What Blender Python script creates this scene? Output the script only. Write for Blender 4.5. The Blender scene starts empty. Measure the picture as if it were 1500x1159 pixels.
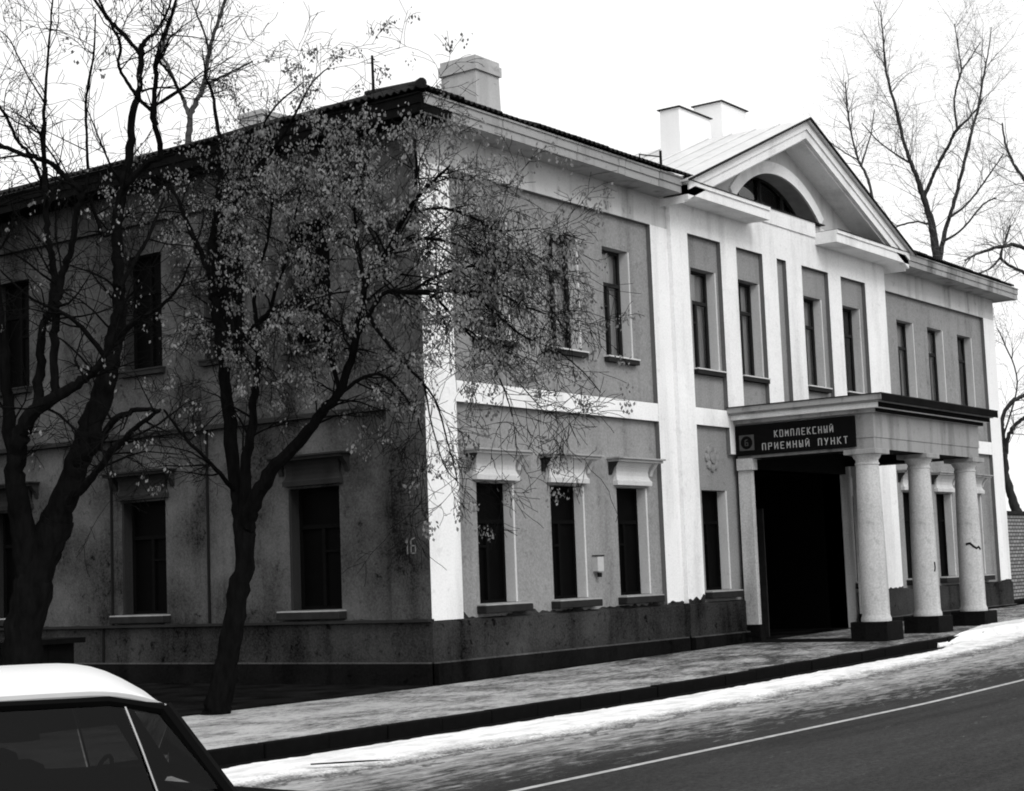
import bpy, bmesh, math, random
from mathutils import Vector, Matrix
R = math.radians
scene = bpy.context.scene

# ------------------------------------------------------------------ camera
FPX, YAW, PITCH, ROLL = 2475.9, 0.947206, 0.106597, -0.037955
CAM = Vector((-21.074, -16.8786, 1.65))
W0, H0 = 1500.0, 1159.0
D = Vector((math.sin(YAW)*math.cos(PITCH), math.cos(YAW)*math.cos(PITCH), math.sin(PITCH)))
r0 = Vector((math.cos(YAW), -math.sin(YAW), 0)); u0 = r0.cross(D)
cr, sr = math.cos(ROLL), math.sin(ROLL)
RT = r0*cr + u0*sr
UP = u0*cr - r0*sr
cam_data = bpy.data.cameras.new('camera'); cam = bpy.data.objects.new('camera', cam_data)
scene.collection.objects.link(cam); scene.camera = cam
cam_data.sensor_fit = 'HORIZONTAL'; cam_data.sensor_width = 36.0
cam_data.lens = 36.0*FPX/W0; cam_data.clip_start = 0.1; cam_data.clip_end = 5000
cam.matrix_world = Matrix(((RT.x, UP.x, -D.x, CAM.x), (RT.y, UP.y, -D.y, CAM.y), (RT.z, UP.z, -D.z, CAM.z), (0, 0, 0, 1)))
scene.cycles.filter_width = 1.9      # a soft old lens
scene.render.resolution_x = 1024; scene.render.resolution_y = 791

# ------------------------------------------------------------------ sky, sun, exposure
SUN_AZ = math.atan2(-0.42, -0.91)      # direction the light comes from (x=sin, y=cos)
SUN_EL = R(42)
world = bpy.data.worlds.new('World'); scene.world = world; world.use_nodes = True
nt = world.node_tree; nt.nodes.clear()
sky = nt.nodes.new('ShaderNodeTexSky'); sky.sky_type = 'NISHITA'; sky.sun_disc = False
sky.sun_elevation = SUN_EL; sky.sun_rotation = SUN_AZ
sky.air_density = 1.0; sky.dust_density = 7.0; sky.ozone_density = 1.0
bw = nt.nodes.new('ShaderNodeRGBToBW'); bg = nt.nodes.new('ShaderNodeBackground'); wo = nt.nodes.new('ShaderNodeOutputWorld')
# an even veil of overcast cloud over the clear sky
wtc = nt.nodes.new('ShaderNodeTexCoord'); wn = nt.nodes.new('ShaderNodeTexNoise'); wn.inputs['Scale'].default_value = 2.2; wn.inputs['Detail'].default_value = 5
wr = nt.nodes.new('ShaderNodeMapRange'); wr.inputs[3].default_value = 6.7; wr.inputs[4].default_value = 7.7
wm = nt.nodes.new('ShaderNodeMix'); wm.data_type = 'FLOAT'; wm.inputs[0].default_value = .9
nt.links.new(wtc.outputs['Generated'], wn.inputs['Vector']); nt.links.new(wn.outputs[0], wr.inputs[0])
nt.links.new(sky.outputs[0], bw.inputs[0]); nt.links.new(bw.outputs[0], wm.inputs[2]); nt.links.new(wr.outputs[0], wm.inputs[3])
nt.links.new(wm.outputs[0], bg.inputs[0]); nt.links.new(bg.outputs[0], wo.inputs[0])
bg.inputs[1].default_value = 0.15
sun_data = bpy.data.lights.new('sun', 'SUN'); sun_data.energy = 1.1; sun_data.angle = R(24); sun_data.color = (1, 1, 1)
sun = bpy.data.objects.new('sun', sun_data); scene.collection.objects.link(sun)
sdir = Vector((math.sin(SUN_AZ)*math.cos(SUN_EL), math.cos(SUN_AZ)*math.cos(SUN_EL), math.sin(SUN_EL)))
sun.rotation_euler = sdir.to_track_quat('Z', 'Y').to_euler(); sun.location = sdir*80
scene.view_settings.view_transform = 'Standard'; scene.view_settings.look = 'None'
scene.view_settings.exposure = 0.2; scene.view_settings.gamma = 1.0

# ------------------------------------------------------------------ pixel helpers
def ray(x, y): return (D*FPX + RT*(x - W0/2) - UP*(y - H0/2))/FPX
def at_depth(x, y, dep): return CAM + ray(x, y)*dep
def depth(P): return (Vector(P) - CAM).dot(D)
def grade(x):
    t = x + 1.0
    if t <= 0: return 0.0
    return 0.012*(t - 1 + math.exp(-t))

# ------------------------------------------------------------------ mesh helpers
class MB:
    def __init__(s, T=None): s.v = []; s.f = []; s.T = T
    def add(s, vs, fs):
        b = len(s.v)
        s.v += [s.T(*p) if s.T else tuple(p) for p in vs]
        s.f += [tuple(i + b for i in f) for f in fs]
        return s
    def box(s, x0, x1, y0, y1, z0, z1):
        return s.add([(x0,y0,z0),(x1,y0,z0),(x1,y1,z0),(x0,y1,z0),(x0,y0,z1),(x1,y0,z1),(x1,y1,z1),(x0,y1,z1)],
                     [(0,3,2,1),(4,5,6,7),(0,1,5,4),(1,2,6,5),(2,3,7,6),(3,0,4,7)])
    def loft(s, rings, cap=True, closed=True):
        n = len(rings[0]); vs = [p for r in rings for p in r]; fs = []
        for i in range(len(rings) - 1):
            for j in range(n if closed else n - 1):
                k = (j + 1) % n
                fs.append((i*n + j, i*n + k, (i+1)*n + k, (i+1)*n + j))
        if cap and closed:
            fs.append(tuple(range(n - 1, -1, -1))); fs.append(tuple((len(rings)-1)*n + j for j in range(n)))
        return s.add(vs, fs)
    def lathe(s, prof, cx=0, cy=0, n=28):
        return s.loft([[(cx + r*math.cos(2*math.pi*j/n), cy + r*math.sin(2*math.pi*j/n), z) for j in range(n)] for r, z in prof])
    def tube(s, pts, rad, n=6):
        rings = []; pts = [Vector(p) for p in pts]
        t0 = (pts[1] - pts[0]).normalized()
        a = Vector((0,0,1)) if abs(t0.z) < .9 else Vector((1,0,0))
        x = t0.cross(a).normalized()
        for i, p in enumerate(pts):
            t = (pts[min(i+1, len(pts)-1)] - pts[max(i-1, 0)])
            if t.length < 1e-9: t = t0
            t = t.normalized(); x = (x - t*x.dot(t)).normalized(); y = t.cross(x)
            r = rad[i] if hasattr(rad, '__len__') else rad
            rings.append([tuple(p + (x*math.cos(2*math.pi*j/n) + y*math.sin(2*math.pi*j/n))*r) for j in range(n)])
        return s.loft(rings)
    def prism(s, poly, a0, a1, axis='y'):     # poly of (u, z); extruded along axis
        n = len(poly)
        f = (lambda u, z, a: (u, a, z)) if axis == 'y' else (lambda u, z, a: (a, u, z))
        return s.add([f(u, z, a0) for u, z in poly] + [f(u, z, a1) for u, z in poly],
                     [tuple(range(n)), tuple(range(2*n-1, n-1, -1))] + [(i, (i+1) % n, n + (i+1) % n, n + i) for i in range(n)])
    def build(s, name, mat, parent=None, smooth=False, recalc=True, bevel=0):
        me = bpy.data.meshes.new(name); me.from_pydata(s.v, [], s.f)
        if recalc:
            bm = bmesh.new(); bm.from_mesh(me); bmesh.ops.recalc_face_normals(bm, faces=bm.faces); bm.to_mesh(me); bm.free()
        if smooth:
            me.polygons.foreach_set('use_smooth', [True]*len(me.polygons))
        me.materials.append(mat)
        o = bpy.data.objects.new(name, me); scene.collection.objects.link(o)
        if smooth:
            try: me.set_sharp_from_angle(angle=R(40))
            except Exception: pass
        if bevel:
            b = o.modifiers.new('bevel', 'BEVEL'); b.width = bevel; b.segments = 2; b.limit_method = 'ANGLE'
        if parent: attach(o, parent)
        return o
def attach(o, parent):
    o.parent = parent
    if parent.type == 'EMPTY': o.matrix_parent_inverse = parent['_inv'] if False else Matrix.Translation(-parent.location)
def thing(name, loc, label, cat, group=None):
    e = bpy.data.objects.new(name, None); scene.collection.objects.link(e); e.location = loc; e.empty_display_size = .3
    return tag(e, label, cat, group)
def tag(o, label, cat, group=None):
    o['label'] = label; o['category'] = cat
    if group: o['group'] = group
    return o
def struct(o): o['kind'] = 'structure'; return o

# ------------------------------------------------------------------ materials (all neutral: black-and-white photograph)
def mat_base(name):
    m = bpy.data.materials.new(name); m.use_nodes = True; t = m.node_tree
    return m, t, t.nodes['Principled BSDF'], t.nodes['Material Output']
def nd(t, kind, **kw):
    n = t.nodes.new(kind)
    for k, v in kw.items(): setattr(n, k, v)
    return n
def math_n(t, op, a, b=None, clamp=False):
    n = nd(t, 'ShaderNodeMath', operation=op); n.use_clamp = clamp
    for i, x in enumerate((a, b)):
        if x is None: continue
        if isinstance(x, (int, float)): n.inputs[i].default_value = x
        else: t.links.new(x, n.inputs[i])
    return n.outputs[0]
def noise(t, scale, detail=6, sc=(1,1,1), rough=.55, dist=0):
    tc = nd(t, 'ShaderNodeTexCoord'); mp = nd(t, 'ShaderNodeMapping'); mp.inputs['Scale'].default_value = sc
    n = nd(t, 'ShaderNodeTexNoise'); n.inputs['Scale'].default_value = scale; n.inputs['Detail'].default_value = detail
    n.inputs['Roughness'].default_value = rough; n.inputs['Distortion'].default_value = dist
    t.links.new(tc.outputs['Object'], mp.inputs[0]); t.links.new(mp.outputs[0], n.inputs['Vector'])
    return n.outputs[0]
def ramp(t, x, lo, hi):
    n = nd(t, 'ShaderNodeMapRange'); n.inputs[1].default_value = lo; n.inputs[2].default_value = hi
    n.inputs[3].default_value = 0; n.inputs[4].default_value = 1; n.clamp = True
    t.links.new(x, n.inputs[0]); return n.outputs[0]
def mixv(t, f, a, b):
    n = nd(t, 'ShaderNodeMix', data_type='FLOAT')
    for sock, x in ((n.inputs[0], f), (n.inputs[2], a), (n.inputs[3], b)):
        if isinstance(x, (int, float)): sock.default_value = x
        else: t.links.new(x, sock)
    return n.outputs[0]
def bump(t, p, h, strength=.3, dist=.02):
    b = nd(t, 'ShaderNodeBump'); b.inputs['Strength'].default_value = strength; b.inputs['Distance'].default_value = dist
    t.links.new(h, b.inputs['Height']); t.links.new(b.outputs[0], p.inputs['Normal'])
def plaster(name, base, var=.18, streak=.25, grain=.14, rough=.9, bmp=.35, spots=0, dark=.25):
    m, t, p, o = mat_base(name)
    n1 = noise(t, .7, 8); n2 = noise(t, 26, 3, rough=.75); n3 = noise(t, 2.2, 6, (1, 1, .12)); n4 = noise(t, 6, 8, dist=.6)
    v = math_n(t, 'MULTIPLY_ADD', math_n(t, 'SUBTRACT', n1, .5), 2*var); v.node.inputs[2].default_value = 1
    g = math_n(t, 'MULTIPLY', math_n(t, 'SUBTRACT', n2, .5), 2*grain)
    v = math_n(t, 'ADD', v, g)
    st = math_n(t, 'MULTIPLY', ramp(t, n3, .5, .72), streak); v = math_n(t, 'SUBTRACT', v, st)
    if spots:
        sp = math_n(t, 'MULTIPLY', ramp(t, n4, .6, .68), spots); v = math_n(t, 'SUBTRACT', v, sp)
    v = math_n(t, 'MAXIMUM', v, dark); v = math_n(t, 'MULTIPLY', v, base)
    t.links.new(v, p.inputs['Base Color']); p.inputs['Roughness'].default_value = rough
    p.inputs['Specular IOR Level'].default_value = .25 if base > .1 else .03
    bump(t, p, math_n(t, 'ADD', n2, math_n(t, 'MULTIPLY', n4, 1.2)), bmp, .012)
    return m
def simple(name, base, rough=.7, spec=.3, var=.15, scale=9, bmp=.15, metal=0, sc=(1,1,1)):
    m, t, p, o = mat_base(name)
    n = noise(t, scale, 6, sc)
    v = math_n(t, 'MULTIPLY', math_n(t, 'MULTIPLY_ADD', math_n(t, 'SUBTRACT', n, .5), 4*var), base)
    v.node.inputs[0].links[0].from_node.inputs[2].default_value = 1
    v = math_n(t, 'MAXIMUM', v, .002)
    t.links.new(v, p.inputs['Base Color']); p.inputs['Roughness'].default_value = rough
    p.inputs['Specular IOR Level'].default_value = spec; p.inputs['Metallic'].default_value = metal
    if bmp: bump(t, p, n, bmp, .01)
    return m
def glass(name, tint=.6, rough=.02, body=0.0, ior=1.5):
    m, t, p, o = mat_base(name)
    tr = nd(t, 'ShaderNodeBsdfTransparent'); tr.inputs[0].default_value = (tint, tint, tint, 1)
    gl = nd(t, 'ShaderNodeBsdfGlossy'); gl.inputs['Roughness'].default_value = rough; gl.inputs[0].default_value = (1,1,1,1)
    fr = nd(t, 'ShaderNodeFresnel'); fr.inputs[0].default_value = ior
    mx = nd(t, 'ShaderNodeMixShader'); t.links.new(fr.outputs[0], mx.inputs[0]); t.links.new(tr.outputs[0], mx.inputs[1]); t.links.new(gl.outputs[0], mx.inputs[2])
    b = nd(t, 'ShaderNodeBump'); b.inputs['Strength'].default_value = .04 if rough > 0 else 0.0; b.inputs['Distance'].default_value = .02
    t.links.new(noise(t, 2.5, 2), b.inputs['Height']); t.links.new(b.outputs[0], gl.inputs['Normal'])
    t.links.new(mx.outputs[0], o.inputs[0]); t.nodes.remove(p)
    return m
M = {}
M['white'] = plaster('white_limewash', .85, .12, .22, .22, spots=.10)
M['return'] = plaster('shaded_return_paint', .13, .2, .2, .3)  # panel-edge and underside shade mixed into the grey
M['frieze'] = plaster('stained_frieze', .56, .3, .5, .25, spots=.25)
M['reveal'] = plaster('window_reveal_paint', .58, .15, .2, .2, spots=.1)
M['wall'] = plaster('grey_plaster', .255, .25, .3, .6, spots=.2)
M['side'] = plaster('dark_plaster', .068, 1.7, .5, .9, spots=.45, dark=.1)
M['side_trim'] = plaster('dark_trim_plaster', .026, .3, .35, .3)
M['plinth'] = plaster('dark_plinth', .033, 1.5, .7, 1.2, spots=.75, bmp=.7, dark=.08)
M['foot'] = plaster('black_plinth_foot', .007, 1.2, .6, 1.0, spots=.5, bmp=.6, dark=.1)
M['ledge'] = plaster('plinth_ledge', .075, .8, .5, .8, spots=.4)
M['portico'] = plaster('weathered_plaster', .30, .25, .6, .2, spots=.25)
M['cornice'] = plaster('cornice_plaster', .33, .25, .6, .14, spots=.35)
M['dark_wood_and_shade'] = simple('dark_wood_and_shade', .008, .8, .03, .3, 6, .3, sc=(1, 1, 6))  # door wood; also the painted shade under the porch
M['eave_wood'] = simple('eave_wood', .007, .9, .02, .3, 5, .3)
M['frame'] = simple('dark_window_frame', .018, .7, .1, .25, 14, .2)
M['frame_black'] = simple('black_window_frame', .004, .8, .03, .25, 14, .2)
M['sill'] = simple('weathered_sill', .02, .8, .08, .35, 5, .3)
M['sill_tin'] = simple('tin_sill_top', .33, .5, .4, .25, 5, .2)
M['pane'] = glass('window_glass', .93, .03)
M['pane_dark'] = simple('opaque_dark_glass', .002, .5, .02, .4, 3, .05)  # opaque near-black panes with hardly any reflection
M['curtain'] = simple('grey_curtain', .50, .9, .1, .25, 3, .2, sc=(4, 4, .4))
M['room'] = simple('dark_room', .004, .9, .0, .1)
M['asbestos'] = simple('asbestos_roofing', .018, .9, .03, .35, 5, .4)
M['tin'] = simple('pale_tin_roofing', .62, .45, .4, .12, 3, .2)
M['chimney'] = plaster('chimney_plaster', .45, .2, .25, .2, spots=.25)
M['chimney_white'] = plaster('limewashed_chimney', .92, .05, .05, .05)
M['iron'] = simple('black_iron', .006, .6, .1, .2)
M['sign'] = simple('black_sign_paint', .003, .6, .06, .2, 4, .05)
M['letters'] = simple('pale_letters', .45, .6, .3, .15, 12, 0)
M['number'] = simple('pale_number_paint', .16, .8, .1, .3, 12, 0)
M['emblem'] = simple('dull_emblem', .06, .6, .3, .3, 12, 0)
M['bark'] = simple('dark_bark', .006, .95, .0, .45, 14, 1.0, sc=(1, 1, .3))
M['bark_faded'] = simple('distance_fade_bark', .07, .95, .0, .35, 14, .8, sc=(1, 1, .3))  # paled to put distance fade into the bark colour
M['bark_mid'] = simple('half_fade_bark', .04, .95, .0, .4, 14, .8, sc=(1, 1, .3))  # partly paled, distance fade in the colour
M['twig'] = simple('dark_twig', .006, .95, .0, .3, 10, 0)
M['twig_faded'] = simple('distance_fade_twig', .15, .95, .0, .3, 10, 0)  # twigs paled the same way for distance fade
M['seeds'] = simple('dry_seed_bunch', .17, .9, .0, .6, 7, 0)
M['paint_dark'] = simple('dark_car_paint', .003, .5, .02, .1, 3, 0)
M['paint_sky'] = simple('sky_reflection_roof_paint', .70, .35, .5, .03, 3, 0)  # white stands in for sky reflected in dark paint
M['chrome'] = simple('chrome', .30, .25, .5, .05, 3, 0, metal=1)
M['rubber'] = simple('rubber', .005, .8, .05, .2)
M['car_glass'] = glass('car_glass', .15, .0, ior=1.22)
M['lamp_glass'] = simple('headlamp_glass', .6, .1, .5, .05)
M['post_box'] = simple('pale_metal_box', .45, .5, .4, .1)
M['bin'] = simple('dark_tarred_boards', .005, .9, .02, .3)

# ================================================================== THE GROUND
def ground_material():
    m, t, p, o = mat_base('dark_earth'); n = noise(t, 1.5, 10); n2 = noise(t, 14, 8)
    v = mixv(t, ramp(t, n, .35, .7), .004, .016); v = math_n(t, 'MULTIPLY', v, math_n(t, 'ADD', n2, .5))
    t.links.new(v, p.inputs['Base Color']); p.inputs['Roughness'].default_value = .95
    p.inputs['Specular IOR Level'].default_value = .0; bump(t, p, n2, .8, .05); return m
def pavement_material():
    m, t, p, o = mat_base('pavement_with_thin_snow')
    a = noise(t, 1.1, 10, (.7, 1.2, 1), .66, .4); b = noise(t, 9, 10, (.6, 1.7, 1), .8, .5); c = noise(t, 45, 4)
    k = math_n(t, 'ADD', math_n(t, 'MULTIPLY', a, .45), math_n(t, 'MULTIPLY', b, .66))
    # thinner snow further along the street
    tc = nd(t, 'ShaderNodeTexCoord'); sp = nd(t, 'ShaderNodeSeparateXYZ'); t.links.new(tc.outputs['Object'], sp.inputs[0])
    thin = math_n(t, 'MULTIPLY', ramp(t, sp.outputs[0], -9, 6), .085)
    k = math_n(t, 'SUBTRACT', k, thin)
    f = ramp(t, k, .43, .58)
    v = mixv(t, f, .030, .46); v = math_n(t, 'MULTIPLY', v, math_n(t, 'ADD', math_n(t, 'MULTIPLY', c, 1.0), .5))
    t.links.new(v, p.inputs['Base Color']); p.inputs['Roughness'].default_value = .85; p.inputs['Specular IOR Level'].default_value = .2
    bump(t, p, math_n(t, 'ADD', b, c), .5, .02); return m
def road_material():
    m, t, p, o = mat_base('wet_asphalt')
    a = noise(t, .8, 8, (.12, 1.4, 1), .6, .3); b = noise(t, 4, 11, (.5, 1.9, 1), .78, .5); c = noise(t, 60, 5); d = noise(t, .5, 5)
    tc = nd(t, 'ShaderNodeTexCoord'); sp = nd(t, 'ShaderNodeSeparateXYZ'); t.links.new(tc.outputs['Object'], sp.inputs[0])
    near = ramp(t, sp.outputs[1], -8.4, -6.2)
    # the gutter beside the kerb is washed clean
    gut = ramp(t, sp.outputs[1], -4.5, -4.75)
    k = math_n(t, 'ADD', math_n(t, 'MULTIPLY', b, .9), math_n(t, 'MULTIPLY', near, .27))
    f = math_n(t, 'MULTIPLY', math_n(t, 'MULTIPLY', ramp(t, k, .55, .82), gut), .7)
    g2 = noise(t, 17, 9, (1, 1.6, 1), .85)
    asp = math_n(t, 'MULTIPLY', mixv(t, ramp(t, a, .3, .7), .012, .040), math_n(t, 'ADD', math_n(t, 'MULTIPLY', c, .9), math_n(t, 'MULTIPLY', ramp(t, g2, .36, .66), 1.7)))
    asp = math_n(t, 'MULTIPLY', asp, mixv(t, gut, .1, 1.0))
    v = mixv(t, f, asp, .62)
    t.links.new(v, p.inputs['Base Color']); p.inputs['Roughness'].default_value = .85; p.inputs['Specular IOR Level'].default_value = .05
    bump(t, p, c, .5, .015); return m
def snow_material():
    m, t, p, o = mat_base('trodden_snow'); n = noise(t, 3, 9, (.6, 1.6, 1), .65, .3); c = noise(t, 30, 6)
    v = mixv(t, ramp(t, n, .34, .58), .60, .90)
    at_ = nd(t, 'ShaderNodeAttribute', attribute_name='thickness')      # thin slush is greyer than deep snow
    k = math_n(t, 'ADD', at_.outputs['Fac'], math_n(t, 'MULTIPLY', math_n(t, 'SUBTRACT', c, .5), 1.3))
    v = mixv(t, ramp(t, k, .1, .85), .07, v)
    t.links.new(v, p.inputs['Base Color']); p.inputs['Roughness'].default_value = .8; bump(t, p, math_n(t, 'ADD', n, c), .6, .03); return m
M['earth'] = ground_material(); M['pavement'] = pavement_material(); M['road'] = road_material(); M['snow'] = snow_material()
M['line'] = simple('worn_road_paint', .38, .8, .2, .4, 8, .2)
M['kerb'] = simple('dark_wet_kerb', .005, .85, .03, .35, 6, .4)

def strip(name, xs, ys, zf, mat):
    mb = MB(); n = len(ys)
    mb.v = [(x, y, zf(x, y)) for x in xs for y in ys]
    mb.f = [(i*n + j, (i+1)*n + j, (i+1)*n + j + 1, i*n + j + 1) for i in range(len(xs)-1) for j in range(n-1)]
    return mb.build(name, mat, smooth=True, recalc=False)
XS = [-1500, -300, -80, -40] + [-30 + i for i in range(0, 131)] + [150, 300, 1500]
KERB_Y = -4.1
struct(strip('ground', [-3000, -400, -60, -20, 0, 20, 60, 200, 3000], [-3000, -300, -60, 0, 60, 300, 3000], lambda x, y: -0.62, M['earth']))
struct(strip('yard', [-60 + i*2 for i in range(61)], [-.28, 1, 4, 8, 14, 24, 60], lambda x, y: grade(x) - .004, M['earth']))
struct(strip('pavement', XS, [KERB_Y + .14, -3, -2, -1, -.26], lambda x, y: grade(x), M['pavement']))
struct(strip('road', XS, [-13.2, -11, -8, -6, -5, KERB_Y - .02], lambda x, y: grade(x) - .15 + .0, M['road']))
struct(strip('near_pavement', XS, [-30, -20, -13.2], lambda x, y: grade(x) - .004, M['pavement']))
random.seed(3)
kerb = struct(strip('kerb', XS, [KERB_Y - .04, KERB_Y + .16], lambda x, y: grade(x) - .17, M['kerb']))
kb = MB().box(-.495, .495, -.07, .07, -.2, 0); kmesh = None
for i in range(-13, 34):
    if kmesh is None:
        o = kb.build('kerb_stone', M['kerb'], kerb, bevel=.012); kmesh = o
    else:
        o = kmesh.copy(); scene.collection.objects.link(o)
    o.location = (i + .5, KERB_Y + .07 + random.uniform(-.012, .012), grade(i + .5) + .004 + random.uniform(-.006, .006))
    o.rotation_euler = (0, -.012 if i > 1 else 0, random.uniform(-.006, .006))
struct(strip('lane_line', [-14 + i*.5 for i in range(120)], [-8.36, -8.27], lambda x, y: grade(x) - .146, M['line']))
# snow swept against the gutter: a low ragged bank
from mathutils import noise as mnoise
def snow_h(x, y):
    w = grade(x)
    edge0 = -4.62 + .05*mnoise.noise((x*1.1, 3, 0)) + .04*mnoise.noise((x*4.3, 9, 0))
    edge1 = -6.05 + .0*x + .35*mnoise.noise((x*.35, 7, 0)) + .16*mnoise.noise((x*1.7, 2, 0))
    if x > 9: edge0 += min(1.2, (x - 9)*.22)
    if x > 0: edge1 += min(1.0, x*.06)
    a = min((edge0 - y)/.07, 1.0); b = min((y - edge1)/.9, 1.0)
    h = min(a, 1)*.055 if a < 1 else .055
    s = min(a, b)
    n = mnoise.fractal((x*1.2, y*4, 0), 1, 2, 5)*.5 + mnoise.fractal((x*5, y*14, 4), 1, 2, 3)*.4
    base = -.15 + w
    hh = .05*max(-1, s) + .032*n*(1 - max(0, b)*.6)
    if y > KERB_Y - .05:                      # lies over the kerb beyond the porch
        if x < 10.5: return w - .3
        base = w - .15 + min(1, (y - KERB_Y + .05)/.06)*.16
    return base + max(-.05, min(.07, hh))
xs = [-14 + i*.07 for i in range(400)] + [14 + i*.16 for i in range(120)]
ys = [-7.0 + i*.045 for i in range(85)]
sn = strip('snow_bank', xs, ys, snow_h, M['snow']); sn['kind'] = 'stuff'
th_ = sn.data.attributes.new('thickness', 'FLOAT', 'POINT')
th_.data.foreach_set('value', [min(1.0, max(0.0, (v.co.z - grade(v.co.x) + .15)/.034)) for v in sn.data.vertices])
sn['label'] = 'white strip of swept snow along the gutter'; sn['category'] = 'snow'
lg = MB().tube([at_depth(455, 1117, 16.4), at_depth(500, 1114, 16.45), at_depth(540, 1111, 16.5), at_depth(572, 1109, 16.5)], [.03, .035, .03, .008], 8)
zoff = -.085 - sum(p[2] for p in lg.v)/len(lg.v)
lg.v = [(x, y, z*.25 + (sum(q[2] for q in lg.v)/len(lg.v))*.75 + zoff) for x, y, z in lg.v]
tag(lg.build('fallen_branch', M['bark'], smooth=True), 'dark fallen branch lying on the gutter snow', 'branch')

# ================================================================== THE HOUSE
house = thing('mansion', (0, 0, 0), 'two-storey plastered mansion with pediment, white pilasters and columned porch', 'building')
XL = 26.31; ZB, ZT = 1.0, 8.46; RX0, RX1 = 7.9, 18.4
FRONT = lambda face: (lambda u, d, z: (u, face - d, z))
SIDE = lambda face: (lambda u, d, z: (face - d, u, z))
def wall(name, T, u_0, u_1, z_0, z_1, holes, mat, thick=.45):
    us = sorted({u_0, u_1, *[h[0] for h in holes], *[h[1] for h in holes]}); zs = sorted({z_0, z_1, *[h[2] for h in holes], *[h[3] for h in holes]})
    mb = MB(T)
    inh = lambda u, z: any(h[0] < u < h[1] and h[2] < z < h[3] for h in holes)
    for i in range(len(us)-1):
        for j in range(len(zs)-1):
            if inh((us[i]+us[i+1])/2, (zs[j]+zs[j+1])/2): continue
            a, b, c, e = us[i], us[i+1], zs[j], zs[j+1]
            mb.add([(a,0,c),(b,0,c),(b,0,e),(a,0,e)], [(0,1,2,3)])
    for a, b, c, e in holes:
        mb.add([(a,0,c),(b,0,c),(b,0,e),(a,0,e),(a,-thick,c),(b,-thick,c),(b,-thick,e),(a,-thick,e)],
               [(0,1,5,4),(1,2,6,5),(2,3,7,6),(3,0,4,7)])
    return mb.build(name, mat, house, recalc=False)
RNG = random.Random(11)
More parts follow.
